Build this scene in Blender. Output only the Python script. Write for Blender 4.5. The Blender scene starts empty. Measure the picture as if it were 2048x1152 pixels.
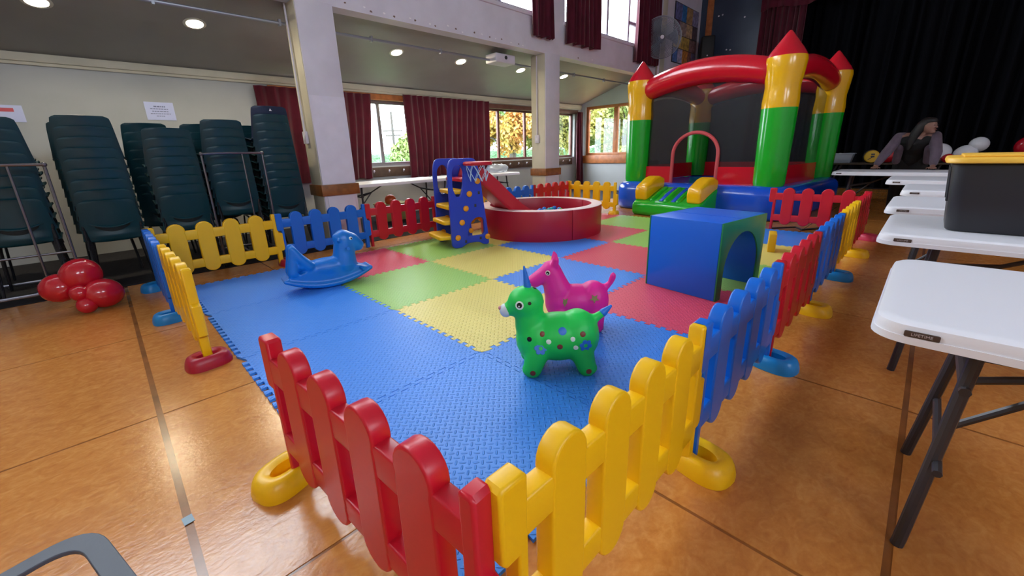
import bpy, bmesh, math, random
from mathutils import Vector, Matrix, noise
random.seed(7)
S = bpy.context.scene
COL = S.collection
PI = math.pi
R = math.radians

# ------------------------------------------------------------------ camera
cam_d = bpy.data.cameras.new('camera'); cam = bpy.data.objects.new('camera', cam_d); COL.objects.link(cam)
CAM = Vector((-0.3658, -0.6462, 1.1255)); YAW, PITCH, ROLL = 0.7967, -0.2861, -0.0304
_f = Vector((math.cos(YAW)*math.cos(PITCH), math.sin(YAW)*math.cos(PITCH), math.sin(PITCH)))
_r = Vector((math.sin(YAW), -math.cos(YAW), 0)); _u = _r.cross(_f)
_r2 = _r*math.cos(ROLL) + _u*math.sin(ROLL); _u2 = -_r*math.sin(ROLL) + _u*math.cos(ROLL)
cam.matrix_world = Matrix(((_r2.x, _u2.x, -_f.x, CAM.x), (_r2.y, _u2.y, -_f.y, CAM.y), (_r2.z, _u2.z, -_f.z, CAM.z), (0, 0, 0, 1)))
cam_d.sensor_width = 36.0; cam_d.lens = 809.8*36.0/2048
cam_d.shift_x = (1024-1018.7)/2048; cam_d.shift_y = (542.9-576)/2048
cam_d.clip_start = 0.02; cam_d.clip_end = 300
S.camera = cam

# ------------------------------------------------------------------ light
S.view_settings.view_transform = 'Standard'; S.view_settings.look = 'None'
S.view_settings.gamma = 1.0; S.view_settings.use_curve_mapping = False
S.view_settings.exposure = 0.06
W = bpy.data.worlds.new('overcast_sky'); S.world = W; W.use_nodes = True
_bg = W.node_tree.nodes['Background']; _bg.inputs[0].default_value = (0.84, 0.91, 1.0, 1); _bg.inputs[1].default_value = 18.5
def portal(loc, rot, sx, sy):
    l = bpy.data.lights.new('window_portal', 'AREA'); l.shape = 'RECTANGLE'; l.size = sx; l.size_y = sy
    l.cycles.is_portal = True
    o = bpy.data.objects.new('window_portal', l); COL.objects.link(o); o.location = loc; o.rotation_euler = rot

# ------------------------------------------------------------------ helpers
def srgb(h):
    if isinstance(h, str):
        h = h.lstrip('#'); c = [int(h[i:i+2], 16)/255 for i in (0, 2, 4)]
    else: c = [v/255 for v in h]
    return tuple((v/12.92 if v <= .04045 else ((v+.055)/1.055)**2.4) for v in c) + (1,)

class N:
    def __init__(s, m): s.m = m; s.t = m.node_tree; s.n = s.t.nodes; s.l = s.t.links
    def new(s, ty, **k):
        nd = s.n.new(ty)
        for a, v in k.items(): setattr(nd, a, v)
        return nd
    def link(s, a, b): s.l.new(a, b)
    def math(s, op, a, b=None, c=None):
        nd = s.n.new('ShaderNodeMath'); nd.operation = op
        for i, v in enumerate((a, b, c)):
            if v is None: continue
            if isinstance(v, (int, float)): nd.inputs[i].default_value = v
            else: s.l.new(v, nd.inputs[i])
        return nd.outputs[0]

MATS = {}
def mat(name, col, rough=.5, spec=.5, coat=0, metal=0, var=0.0, vscale=8, bump=0, bscale=60, bdist=.002, col2=None, trans=0, sheen=0, sss=0):
    if name in MATS: return MATS[name]
    m = bpy.data.materials.new(name); m.use_nodes = True; MATS[name] = m
    g = N(m); b = g.n['Principled BSDF']
    c = srgb(col)
    b.inputs['Base Color'].default_value = c; b.inputs['Roughness'].default_value = rough
    b.inputs['Specular IOR Level'].default_value = spec; b.inputs['Metallic'].default_value = metal
    b.inputs['Coat Weight'].default_value = coat; b.inputs['Coat Roughness'].default_value = .08
    if sheen: b.inputs['Sheen Weight'].default_value = sheen
    if sss:
        b.inputs['Subsurface Weight'].default_value = sss; b.inputs['Subsurface Radius'].default_value = (.01, .004, .002)
    if trans: b.inputs['Transmission Weight'].default_value = trans
    tc = None
    if var or bump: tc = g.new('ShaderNodeTexCoord').outputs['Object']
    if var or col2:
        if tc is None: tc = g.new('ShaderNodeTexCoord').outputs['Object']
        nz = g.new('ShaderNodeTexNoise'); nz.inputs['Scale'].default_value = vscale; nz.inputs['Detail'].default_value = 5
        g.link(tc, nz.inputs['Vector'])
        mx = g.new('ShaderNodeMix', data_type='RGBA')
        c2 = srgb(col2) if col2 else tuple(min(1, v*(1-var)) for v in c[:3]) + (1,)
        c1 = c if col2 else tuple(min(1, v*(1+var)) for v in c[:3]) + (1,)
        mx.inputs[6].default_value = c1; mx.inputs[7].default_value = c2
        mr = g.new('ShaderNodeMapRange'); mr.inputs[1].default_value = .35; mr.inputs[2].default_value = .65
        g.link(nz.outputs['Fac'], mr.inputs[0]); g.link(mr.outputs[0], mx.inputs[0])
        g.link(mx.outputs[2], b.inputs['Base Color'])
    if bump:
        nz = g.new('ShaderNodeTexNoise'); nz.inputs['Scale'].default_value = bscale; nz.inputs['Detail'].default_value = 4
        g.link(tc, nz.inputs['Vector'])
        bp = g.new('ShaderNodeBump'); bp.inputs['Strength'].default_value = bump; bp.inputs['Distance'].default_value = bdist
        g.link(nz.outputs['Fac'], bp.inputs['Height']); g.link(bp.outputs[0], b.inputs['Normal'])
    return m

def emit(name, col, strength):
    m = bpy.data.materials.new(name); m.use_nodes = True; g = N(m); b = g.n['Principled BSDF']
    b.inputs['Base Color'].default_value = (0, 0, 0, 1)
    b.inputs['Emission Color'].default_value = srgb(col); b.inputs['Emission Strength'].default_value = strength
    return m

def see_through(name, col, opacity, rough=.3, spec=.5):
    m = bpy.data.materials.new(name); m.use_nodes = True; g = N(m); b = g.n['Principled BSDF']
    b.inputs['Base Color'].default_value = srgb(col); b.inputs['Roughness'].default_value = rough
    b.inputs['Specular IOR Level'].default_value = spec; b.inputs['Alpha'].default_value = opacity
    return m

def glass_mat():
    m = bpy.data.materials.new('window_glass'); m.use_nodes = True; g = N(m); g.n.remove(g.n['Principled BSDF'])
    t = g.new('ShaderNodeBsdfTransparent'); t.inputs[0].default_value = (.93, .96, .96, 1)
    s = g.new('ShaderNodeBsdfGlossy'); s.inputs['Roughness'].default_value = .03
    fr = g.new('ShaderNodeLayerWeight'); fr.inputs[0].default_value = .5
    fc = g.math('MULTIPLY_ADD', g.math('POWER', fr.outputs['Facing'], 4.0), .3, .03)
    mx = g.new('ShaderNodeMixShader'); g.link(fc, mx.inputs[0]); g.link(t.outputs[0], mx.inputs[1]); g.link(s.outputs[0], mx.inputs[2])
    g.link(mx.outputs[0], g.n['Material Output'].inputs[0]); return m

def T(x=0, y=0, z=0): return Matrix.Translation((x, y, z))
def RX(a): return Matrix.Rotation(a, 4, 'X')
def RY(a): return Matrix.Rotation(a, 4, 'Y')
def RZ(a): return Matrix.Rotation(a, 4, 'Z')
STAND = RX(PI/2)          # outline drawn in x,y  ->  x,z (depth along y)

class G:
    def __init__(s): s.v = []; s.f = []
    def add(s, vs, fs, M=None):
        o = len(s.v)
        s.v += [tuple(M @ Vector(p)) if M else tuple(p) for p in vs]
        s.f += [tuple(i+o for i in f) for f in fs]; return s
    def box(s, c, d, M=None):
        x, y, z = c; a, b, e = d[0]/2, d[1]/2, d[2]/2
        vs = [(x-a, y-b, z-e), (x+a, y-b, z-e), (x+a, y+b, z-e), (x-a, y+b, z-e), (x-a, y-b, z+e), (x+a, y-b, z+e), (x+a, y+b, z+e), (x-a, y+b, z+e)]
        return s.add(vs, [(3, 2, 1, 0), (4, 5, 6, 7), (0, 1, 5, 4), (1, 2, 6, 5), (2, 3, 7, 6), (3, 0, 4, 7)], M)
    def span(s, x0, x1, y0, y1, z0, z1, M=None):
        return s.box(((x0+x1)/2, (y0+y1)/2, (z0+z1)/2), (x1-x0, y1-y0, z1-z0), M)
    def tube(s, pts, r, n=10, closed=False, M=None, caps=True):
        pts = [Vector(p) for p in pts]; k = len(pts); rs = r if isinstance(r, (list, tuple)) else [r]*k
        vs = []; up = None
        for i, p in enumerate(pts):
            if closed: t = pts[(i+1) % k]-pts[i-1]
            else: t = pts[min(i+1, k-1)]-pts[max(i-1, 0)]
            t.normalize()
            if up is None: up = Vector((0, 0, 1)) if abs(t.z) < .9 else Vector((1, 0, 0))
            a = up - t*up.dot(t)
            if a.length < 1e-5: a = t.orthogonal()
            a.normalize(); b = t.cross(a); up = a
            for j in range(n):
                w = 2*PI*j/n; vs.append(p + (a*math.cos(w)+b*math.sin(w))*rs[i])
        fs = []
        for i in range(k if closed else k-1):
            i2 = (i+1) % k
            for j in range(n): fs.append((i*n+j, i*n+(j+1) % n, i2*n+(j+1) % n, i2*n+j))
        if not closed and caps:
            fs.append(tuple(range(n-1, -1, -1))); fs.append(tuple((k-1)*n+j for j in range(n)))
        return s.add(vs, fs, M)
    def lathe(s, prof, n=24, M=None, arc=2*PI):
        vs = []; fs = []; k = len(prof)
        for i in range(n):
            w = 2*PI*i/n
            for r, z in prof: vs.append((r*math.cos(w), r*math.sin(w), z))
        for i in range(n):
            a = i*k; b = ((i+1) % n)*k
            for j in range(k-1):
                fs.append((a+j, b+j, b+j+1, a+j+1))
        return s.add(vs, fs, M)
    def prism(s, poly, h0, h1, M=None):
        n = len(poly); vs = [(x, y, h0) for x, y in poly] + [(x, y, h1) for x, y in poly]
        fs = [tuple(range(n-1, -1, -1)), tuple(range(n, 2*n))] + [(i, (i+1) % n, n+(i+1) % n, n+i) for i in range(n)]
        return s.add(vs, fs, M)
    def ell(s, c, rad, nu=16, nv=10, M=None):
        vs = []; fs = []
        rx, ry, rz = rad if isinstance(rad, (tuple, list)) else (rad,)*3
        for j in range(1, nv):
            t = PI*j/nv
            for i in range(nu):
                w = 2*PI*i/nu; vs.append((c[0]+rx*math.sin(t)*math.cos(w), c[1]+ry*math.sin(t)*math.sin(w), c[2]+rz*math.cos(t)))
        a = len(vs); vs += [(c[0], c[1], c[2]+rz), (c[0], c[1], c[2]-rz)]
        for j in range(nv-2):
            for i in range(nu): fs.append((j*nu+i, (j+1)*nu+i, (j+1)*nu+(i+1) % nu, j*nu+(i+1) % nu))
        for i in range(nu):
            fs.append((a, i, (i+1) % nu)); fs.append((a+1, (nv-2)*nu+(i+1) % nu, (nv-2)*nu+i))
        return s.add(vs, fs, M)
    def cap(s, p0, p1, r0, r1, n=14):            # round-ended limb
        p0, p1 = Vector(p0), Vector(p1)
        s.ell(p0, r0, n, 8); s.ell(p1, r1, n, 8)
        if (p1-p0).length > 1e-4: s.tube([p0, p1], [r0, r1], n)
        return s
    def limb(s, pts, rs, n=14):
        for i in range(len(pts)-1): s.cap(pts[i], pts[i+1], rs[i], rs[i+1], n)
        return s
    def sheet(s, fn, nu, nv, M=None):
        vs = [fn(i/nu, j/nv) for i in range(nu+1) for j in range(nv+1)]
        fs = [(i*(nv+1)+j, (i+1)*(nv+1)+j, (i+1)*(nv+1)+j+1, i*(nv+1)+j+1) for i in range(nu) for j in range(nv)]
        return s.add(vs, fs, M)
    def mesh(s, name, bevel=0, seg=2, ang=35, smooth=True, solid=0):
        me = bpy.data.meshes.new(name); me.from_pydata(s.v, [], s.f)
        bm = bmesh.new(); bm.from_mesh(me)
        bmesh.ops.recalc_face_normals(bm, faces=bm.faces)
        if solid:
            bmesh.ops.solidify(bm, geom=bm.faces[:], thickness=solid)
        if bevel:
            ed = [e for e in bm.edges if len(e.link_faces) == 2 and e.calc_face_angle(0) > R(28)]
            bmesh.ops.bevel(bm, geom=ed, offset=bevel, segments=seg, affect='EDGES', profile=.5, clamp_overlap=True)
        bm.to_mesh(me); bm.free()
        if smooth:
            me.shade_smooth(); me.set_sharp_from_angle(angle=R(ang))
        return me

def evald(o):
    dg = bpy.context.evaluated_depsgraph_get()
    return bpy.data.meshes.new_from_object(o.evaluated_get(dg))
def blob(g, name, voxel, smooth=6, fac=.5):
    """one continuous skin around overlapping solids"""
    me = g.mesh(name+'_raw', smooth=False); o = bpy.data.objects.new(name+'_raw', me); COL.objects.link(o)
    r = o.modifiers.new('r', 'REMESH'); r.mode = 'VOXEL'; r.voxel_size = voxel
    s = o.modifiers.new('s', 'SMOOTH'); s.iterations = smooth; s.factor = fac
    bpy.context.view_layer.update()
    out = evald(o); out.name = name; bpy.data.objects.remove(o); bpy.data.meshes.remove(me)
    out.shade_smooth(); return out
def plate(outer, holes, thick, bevel=.004, M=None, res=2, name='plate'):
    """flat outline with holes, given thickness and rounded edges"""
    cu = bpy.data.curves.new('c', 'CURVE'); cu.dimensions = '2D'; cu.fill_mode = 'BOTH'
    for poly in [outer]+list(holes):
        sp = cu.splines.new('POLY'); sp.points.add(len(poly)-1); sp.use_cyclic_u = True
        for i, (x, y) in enumerate(poly): sp.points[i].co = (x, y, 0, 1)
    cu.bevel_depth = bevel; cu.bevel_resolution = res; cu.extrude = max(1e-5, thick/2-bevel); cu.offset = -bevel
    o = bpy.data.objects.new('c', cu); COL.objects.link(o); bpy.context.view_layer.update()
    me = evald(o); me.name = name; bpy.data.objects.remove(o); bpy.data.curves.remove(cu)
    if M: me.transform(M)
    me.materials.clear(); me.shade_smooth(); me.set_sharp_from_angle(angle=R(40)); return me
def text_mesh(txt, size, M=None, extrude=.0006, name='lettering'):
    cu = bpy.data.curves.new('t', 'FONT'); cu.body = txt; cu.size = size; cu.extrude = extrude; cu.align_x = 'CENTER'; cu.align_y = 'CENTER'
    o = bpy.data.objects.new('t', cu); COL.objects.link(o); bpy.context.view_layer.update()
    me = evald(o); me.name = name; bpy.data.objects.remove(o); bpy.data.curves.remove(cu)
    if M: me.transform(M)
    me.materials.clear(); return me

def obj(name, me, m=None, parent=None, loc=None, rot=None):
    if isinstance(me, G): me = me.mesh(name)
    o = bpy.data.objects.new(name, me); COL.objects.link(o)
    if m is not None:
        if not me.materials: me.materials.append(None)
        o.material_slots[0].link = 'OBJECT'; o.material_slots[0].material = m
    if parent: o.parent = parent
    if loc: o.location = loc
    if rot is not None: o.rotation_euler = rot if isinstance(rot, (tuple, list)) else (0, 0, rot)
    return o
def tag(o, label, cat, group=None):
    o['label'] = label; o['category'] = cat
    if group: o['group'] = group
    return o
def thing(name, label, cat, loc=(0, 0, 0), rz=0, group=None):
    o = bpy.data.objects.new(name, None); COL.objects.link(o); o.empty_display_size = .05
    o.location = loc; o.rotation_euler = (0, 0, rz); return tag(o, label, cat, group)
def struct(name, me, m, parent=None, label=None):
    o = obj(name, me, m, parent)
    if parent is None:
        o['kind'] = 'structure'; o['label'] = label or name.replace('_', ' ')
    return o
def rrect(x0, x1, y0, y1, r, n=6):
    if not isinstance(r, (list, tuple)): r = [r]*4
    pts = []
    for (cx, cy, a, q) in ((x1-r[0], y1-r[0], 0, r[0]), (x0+r[1], y1-r[1], 90, r[1]), (x0+r[2], y0+r[2], 180, r[2]), (x1-r[3], y0+r[3], 270, r[3])):
        for i in range(n+1):
            w = R(a+90*i/n); pts.append((cx+q*math.cos(w), cy+q*math.sin(w)))
    return pts
ORD = ['lowest', 'second', 'third', 'fourth', 'fifth', 'sixth', 'seventh', 'eighth', 'ninth', 'tenth', 'eleventh', 'twelfth']

# ------------------------------------------------------------------ materials
def floor_material():
    m = bpy.data.materials.new('mottled_orange_linoleum'); m.use_nodes = True; g = N(m); b = g.n['Principled BSDF']
    tc = g.new('ShaderNodeTexCoord').outputs['Object']
    n1 = g.new('ShaderNodeTexNoise'); n1.inputs['Scale'].default_value = 16; n1.inputs['Detail'].default_value = 7; n1.inputs['Distortion'].default_value = 1.2
    n2 = g.new('ShaderNodeTexNoise'); n2.inputs['Scale'].default_value = 2.2; n2.inputs['Detail'].default_value = 3
    n3 = g.new('ShaderNodeTexNoise'); n3.inputs['Scale'].default_value = 55; n3.inputs['Detail'].default_value = 4
    mp = g.new('ShaderNodeMapping'); mp.inputs['Scale'].default_value = (1, 1.5, 1); mp.inputs['Rotation'].default_value = (0, 0, .9); g.link(tc, mp.inputs[0])
    for n in (n1, n3): g.link(mp.outputs[0], n.inputs['Vector'])
    g.link(tc, n2.inputs['Vector'])
    cr = g.new('ShaderNodeValToRGB'); e = cr.color_ramp.elements
    e[0].position = .3; e[0].color = srgb('b26c30'); e[1].position = .72; e[1].color = srgb('d4944f')
    x = e.new(.5); x.color = srgb('c37e3b')
    mixv = g.math('ADD', g.math('MULTIPLY', n1.outputs['Fac'], .6), g.math('ADD', g.math('MULTIPLY', n3.outputs['Fac'], .25), g.math('MULTIPLY', n2.outputs['Fac'], .15)))
    g.link(mixv, cr.inputs[0]); g.link(cr.outputs[0], b.inputs['Base Color'])
    ro = g.math('MULTIPLY_ADD', n3.outputs['Fac'], .14, .14); g.link(ro, b.inputs['Roughness'])
    bp = g.new('ShaderNodeBump'); bp.inputs['Strength'].default_value = .3; bp.inputs['Distance'].default_value = .002
    g.link(g.math('ADD', n1.outputs['Fac'], g.math('MULTIPLY', n3.outputs['Fac'], .8)), bp.inputs['Height']); g.link(bp.outputs[0], b.inputs['Normal'])
    return m

def mat_foam(name, col):
    """foam with the raised lozenge tread of play mats"""
    m = bpy.data.materials.new(name); m.use_nodes = True; g = N(m); b = g.n['Principled BSDF']
    b.inputs['Base Color'].default_value = srgb(col); b.inputs['Roughness'].default_value = .42; b.inputs['Specular IOR Level'].default_value = .45
    tc = g.new('ShaderNodeTexCoord').outputs['Object']
    sp = g.new('ShaderNodeSeparateXYZ'); g.link(tc, sp.inputs[0])
    s = 1/.025
    u = g.math('MULTIPLY', g.math('ADD', sp.outputs[0], sp.outputs[1]), s*.7071); v = g.math('MULTIPLY', g.math('SUBTRACT', sp.outputs[0], sp.outputs[1]), s*.7071)
    fu, fv = g.math('FLOOR', u), g.math('FLOOR', v)
    par = g.math('MODULO', g.math('ABSOLUTE', g.math('ADD', fu, fv)), 2.0)
    a0 = g.math('SUBTRACT', g.math('FRACT', u), .5); b0 = g.math('SUBTRACT', g.math('FRACT', v), .5)
    inv = g.math('SUBTRACT', 1.0, par)
    a = g.math('ADD', g.math('MULTIPLY', a0, par), g.math('MULTIPLY', b0, inv))
    c = g.math('ADD', g.math('MULTIPLY', b0, par), g.math('MULTIPLY', a0, inv))
    d = g.math('ADD', g.math('POWER', g.math('ABSOLUTE', g.math('DIVIDE', a, .56)), 2.0), g.math('POWER', g.math('ABSOLUTE', g.math('DIVIDE', c, .17)), 2.0))
    h = g.new('ShaderNodeMapRange'); h.inputs[1].default_value = .25; h.inputs[2].default_value = 1.2; h.inputs[3].default_value = 1; h.inputs[4].default_value = 0
    g.link(d, h.inputs[0])
    bp = g.new('ShaderNodeBump'); bp.inputs['Strength'].default_value = 1.0; bp.inputs['Distance'].default_value = .003
    g.link(h.outputs[0], bp.inputs['Height']); g.link(bp.outputs[0], b.inputs['Normal'])
    return m

M_floor = floor_material()
M_joint = mat('floor_joint_brown', '8a5528', .22, var=.2, vscale=6)
M_wall = mat('cream_wall_paint', 'b2b4b6', .6, var=.04, vscale=2, bump=.15, bscale=90)
M_white = mat('white_wall_paint', 'd6d1de', .55, var=.05, vscale=3, bump=.15, bscale=60)
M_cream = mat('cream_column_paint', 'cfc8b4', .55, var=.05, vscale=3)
M_ceil = mat('grey_ceiling_paint', '96938f', .5, var=.04, vscale=2)
M_band = mat('brown_wood', '8c5526', .5, var=.2, vscale=12)
M_sill = mat('orange_wood', 'b0693a', .45, var=.2, vscale=10)
M_dwood = mat('dark_wood', '5a4436', .5, var=.2, vscale=10)
M_mull = mat('brown_window_wood', '6a4038', .5, var=.15, vscale=10)
M_alu = mat('grey_aluminium', '8f8c90', .35, metal=.6)
M_glass = glass_mat()
M_curt = mat('maroon_curtain_fabric', '500d22', .85, spec=.2, sheen=.3, var=.15, vscale=5)
M_black = mat('black_stage_curtain', '0c0c12', .9, spec=.1)
M_red = mat('red_fence_plastic', 'c8142c', .33, spec=.5, bump=.08, bscale=40)
M_yel = mat('yellow_fence_plastic', 'f5bd0c', .36, spec=.5, bump=.08, bscale=40)
M_blu = mat('blue_fence_plastic', '0768d4', .33, spec=.5, bump=.08, bscale=40)
FOAM = {'b': mat_foam('blue_foam', '3a8af0'), 'g': mat_foam('green_foam', '9ccc62'), 'y': mat_foam('yellow_foam', 'e6d472'), 'r': mat_foam('red_foam', 'e24c66')}
M_table = mat('white_table_plastic', 'e6e4ec', .35, bump=.1, bscale=200)
M_leg = mat('dark_grey_steel', '3a373c', .4, metal=.3)
M_chrome = mat('chrome', 'c8c8cc', .2, metal=1)
M_chair = mat('dark_teal_plastic', '083a46', .36, spec=.5)
M_chairn = mat('navy_plastic', '142a4a', .38)
M_bin = mat('charcoal_bin_plastic', '1c1c24', .45)
M_lid = mat('yellow_lid_plastic', 'f3bd45', .45)
M_balloon = mat('red_balloon_latex', 'c00f26', .14, spec=.6, coat=.3)
M_balw = mat('white_balloon_latex', 'e8ebf2', .2)

# ------------------------------------------------------------------ floor
HX0, HX1, HY0, HY1 = -5.2, 13.0, -6.2, 6.8
fl = struct('floor', G().span(HX0-.2, HX1+.2, HY0-.2, HY1+.2, -.12, -.002), M_joint, label='orange brown linoleum floor with dark joints')
xs = [-.4+1.15*k for k in range(-5, 13)]; ys = [1.67+1.25*k for k in range(-7, 6)]
xs = [HX0] + [x for x in xs if HX0+.2 < x < HX1-.2] + [HX1]; ys = [HY0] + [y for y in ys if HY0+.2 < y < HY1-.2] + [HY1]
ys = [y if abs(y+.83) > .05 else -.76 for y in ys]
for i in range(len(xs)-1):
    for j in range(len(ys)-1):
        a = .0115 if abs(xs[i]+.4) < .01 else .006; b = .0115 if abs(xs[i+1]+.4) < .01 else .006
        c = .01 if abs(ys[j]+.76) < .01 else .006; d = .01 if abs(ys[j+1]+.76) < .01 else .006
        obj('floor_sheet', G().span(xs[i]+a, xs[i+1]-b, ys[j]+c, ys[j+1]-d, -.004, 0).mesh('floor_sheet', smooth=False), M_floor, fl)

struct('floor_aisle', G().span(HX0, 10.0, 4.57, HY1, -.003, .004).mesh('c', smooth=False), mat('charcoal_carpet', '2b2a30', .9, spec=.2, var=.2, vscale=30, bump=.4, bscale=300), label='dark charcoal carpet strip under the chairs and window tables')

# ------------------------------------------------------------------ room shell
YC, YW, XE = 4.8, 6.8, 10.0
ZC0, ZC1 = 2.89, 2.35                      # aisle ceiling, at the beam and at the wall
def wall_openings(axis, pos, thick, a0, a1, z0, z1, holes):
    """wall in plane y=pos ('y') or x=pos ('x') with rectangular openings"""
    g = G(); cuts = sorted(holes); prev = a0
    def sp(a, b, lo, hi):
        if b-a < 1e-4 or hi-lo < 1e-4: return
        if axis == 'y': g.span(a, b, pos, pos+thick, lo, hi)
        else: g.span(pos, pos+thick, a, b, lo, hi)
    for (h0, h1, b, t) in cuts:
        sp(prev, h0, z0, z1); sp(h0, h1, z0, b); sp(h0, h1, t, z1); prev = h1
    sp(prev, a1, z0, z1); return g
WIN_L = [(1.9, 4.75, .94, 2.14), (5.95, 9.72, .94, 2.14)]
struct('wall_left', wall_openings('y', YW, .2, HX0, XE+.2, 0, 2.45, WIN_L).mesh('w', smooth=False), M_wall, label='pale painted wall behind the stacked chairs and curtains')
WIN_E = [(4.95, 6.62, .97, 2.3)]
struct('wall_end', wall_openings('x', XE, .2, YC+.3, YW, 0, 3.0, WIN_E).mesh('w', smooth=False), M_wall, label='short end wall of the aisle with wooden windows')
# clerestory wall over the beam
CL = [(-4.9, -2.9, 3.48, 5.0), (-2.3, 1.4, 3.48, 5.0), (2.25, 5.95, 3.48, 5.0), (6.65, 9.62, 3.48, 5.0)]
struct('wall_clerestory', wall_openings('y', YC, .22, HX0, HX1, 2.88, 5.5, CL).mesh('w', smooth=False), M_white, label='white painted beam wall under the high windows')
random.seed(21)
beam = bpy.data.objects['wall_clerestory']
for k in range(22):
    x = 2.3+k*.168+random.uniform(-.05, .05) if k < 20 else 6.6+.5*(k-19); z = 2.915+random.uniform(0, .05)
    struct('paint_chip', G().prism([(random.uniform(.5, 1)*.022*math.cos(a*PI/4), random.uniform(.4, 1)*.016*math.sin(a*PI/4)) for a in range(8)], -.0012, .0012, T(x, YC-.001, z) @ STAND).mesh('c', smooth=False), mat('bare_chip', ('7a6058', 'eeeaf0')[k % 2] if k % 2 == 0 else 'eeeaf0', .7) if k % 2 == 0 else mat('fresh_plaster', 'f2eef4', .7), beam)
# stage-side pier wall below the beam beyond the aisle
struct('wall_pier', G().span(XE+.2, HX1, YC, YC+.22, 0, 2.88).mesh('w', smooth=False), M_cream, label='cream wall beside the stage behind the castle')
CR = [(-4.5, -1.6, 3.4, 4.7), (.4, 2.8, 3.4, 4.7)]
struct('wall_right', wall_openings('y', HY0-.2, .2, HX0, HX1, 0, 5.5, CR).mesh('w', smooth=False), M_white, label='right hall wall')
struct('wall_back', G().span(HX0-.2, HX0, HY0-.2, YW+.2, 0, 5.5).mesh('w', smooth=False), M_cream, label='back hall wall')
struct('ceiling', G().span(HX0-.2, HX1+4, HY0-.2, YC+.22, 5.5, 5.6).mesh('w', smooth=False), M_white, label='high hall ceiling')
g = G().prism([(YC+.22, ZC0+.02), (YW+.2, ZC1-.05), (YW+.2, ZC1+.08), (YC+.22, ZC0+.15)], HX0-.2, XE+.2, Matrix(((0, 0, 1, 0), (1, 0, 0, 0), (0, 1, 0, 0), (0, 0, 0, 1))))
aisle_ceiling = struct('ceiling_aisle', g.mesh('w', smooth=False), M_ceil, label='grey sloping aisle ceiling with downlights')
struct('trim_cornice', G().span(HX0, XE, YW-.05, YW, 2.27, 2.36).span(HX0, XE, YW-.028, YW, 2.235, 2.27).mesh('t', bevel=.006), M_cream, label='cream cornice strip along the top of the aisle wall')
for i, (x0, x1) in enumerate(((1.66, 2.1), (6.07, 6.5), (10.45, 10.9), (-2.75, -2.3))):
    y1 = YC+.36
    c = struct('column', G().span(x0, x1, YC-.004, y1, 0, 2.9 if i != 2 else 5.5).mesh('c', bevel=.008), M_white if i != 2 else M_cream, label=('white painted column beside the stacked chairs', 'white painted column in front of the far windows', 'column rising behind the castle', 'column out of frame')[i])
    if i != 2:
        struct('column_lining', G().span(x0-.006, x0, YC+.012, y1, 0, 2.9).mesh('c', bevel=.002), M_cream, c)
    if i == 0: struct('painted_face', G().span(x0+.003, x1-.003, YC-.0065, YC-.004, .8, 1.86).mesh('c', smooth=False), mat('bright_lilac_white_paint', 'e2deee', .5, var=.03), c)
    struct('wood_band', G().span(x0-.03, x1+.03, YC-.034, y1+.03, .65, .79).mesh('c', bevel=.006), M_band, c)
    struct('corner_plate', G().span(x0+.04, x1-.04, YC-.012, YC, .02, .64).mesh('c', bevel=.003), M_white, c)

# windows -----------------------------------------------------------
wn = [0]
def window(axis, pos, a0, a1, z0, z1, mull, fm, fw=.05, depth=.06, trans=(), label='', mw=None):
    wn[0] += 1
    w = bpy.data.objects.new('window_%d' % wn[0], None); COL.objects.link(w); w['kind'] = 'structure'; w['label'] = label
    def sp(a, b, lo, hi, d0, d1):
        g = G()
        if axis == 'y': g.span(a, b, pos+d0, pos+d1, lo, hi)
        else: g.span(pos+d0, pos+d1, a, b, lo, hi)
        return g
    fr = sp(a0, a1, z0, z0+fw, 0, depth)
    for q in ((a0, a1, z1-fw, z1), (a0, a0+fw, z0+fw, z1-fw), (a1-fw, a1, z0+fw, z1-fw)):
        h = sp(*q, 0, depth); fr.add(h.v, h.f)
    obj('window_frame', fr.mesh('f', bevel=.004), fm, w)
    mw = mw or fw
    for m_ in mull: obj('mullion', sp(m_-mw/2, m_+mw/2, z0+fw, z1-fw, 0, depth).mesh('m', bevel=.004), fm, w)
    for (p, q, zz) in trans: obj('transom', sp(p, q, zz-fw/2, zz+fw/2, 0, depth).mesh('m', bevel=.004), fm, w)
    ed = [a0+fw/2] + list(mull) + [a1-fw/2]
    for i in range(len(ed)-1): obj('pane', sp(ed[i], ed[i+1], z0+fw/2, z1-fw/2, depth*.45, depth*.55).mesh('p', smooth=False), M_glass, w)
    return w
window('y', YW+.08, 1.9, 4.75, .94, 2.14, (2.7, 3.66), M_alu, .07, label='window between the maroon curtains showing a power pole')
window('y', YW+.08, 5.95, 9.72, .94, 2.14, (6.78, 7.72, 8.85), M_mull, .06, label='window with autumn trees behind the second column')
window('x', XE+.06, 4.95, 6.62, .97, 2.3, (5.67,), M_sill, .07, .09, label='wooden window on the end wall beside the castle', mw=.12)
for (a0, a1, b, t) in CL:
    ms = [a0+(a1-a0)*k/4 for k in (1, 2, 3)] if a1-a0 > 2.9 else [(a0+a1)/2]
    if a0 == 6.65: ms = [7.45, 8.3, 9.2]
    window('y', YC+.1, a0, a1, b, t, ms, mat('lilac_window_paint', 'a598a8', .5), .07, label='bright high window above the beam, %s' % {-4.9: 'behind the camera', -2.3: 'over the stacked chairs', 2.25: 'left of the second column', 6.65: 'beside the fan'}[a0], trans=[(9.2, 9.6, 3.95)] if a0 == 6.65 else ())
    portal(((a0+a1)/2, YC+.3, (b+t)/2), (R(-90), 0, 0), a1-a0, t-b)
    struct('trim_sill', G().span(a0-.05, a1+.05, YC-.03, YC+.1, b-.06, b).mesh('s', bevel=.005), M_white, label='white sill under a high window')
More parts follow.
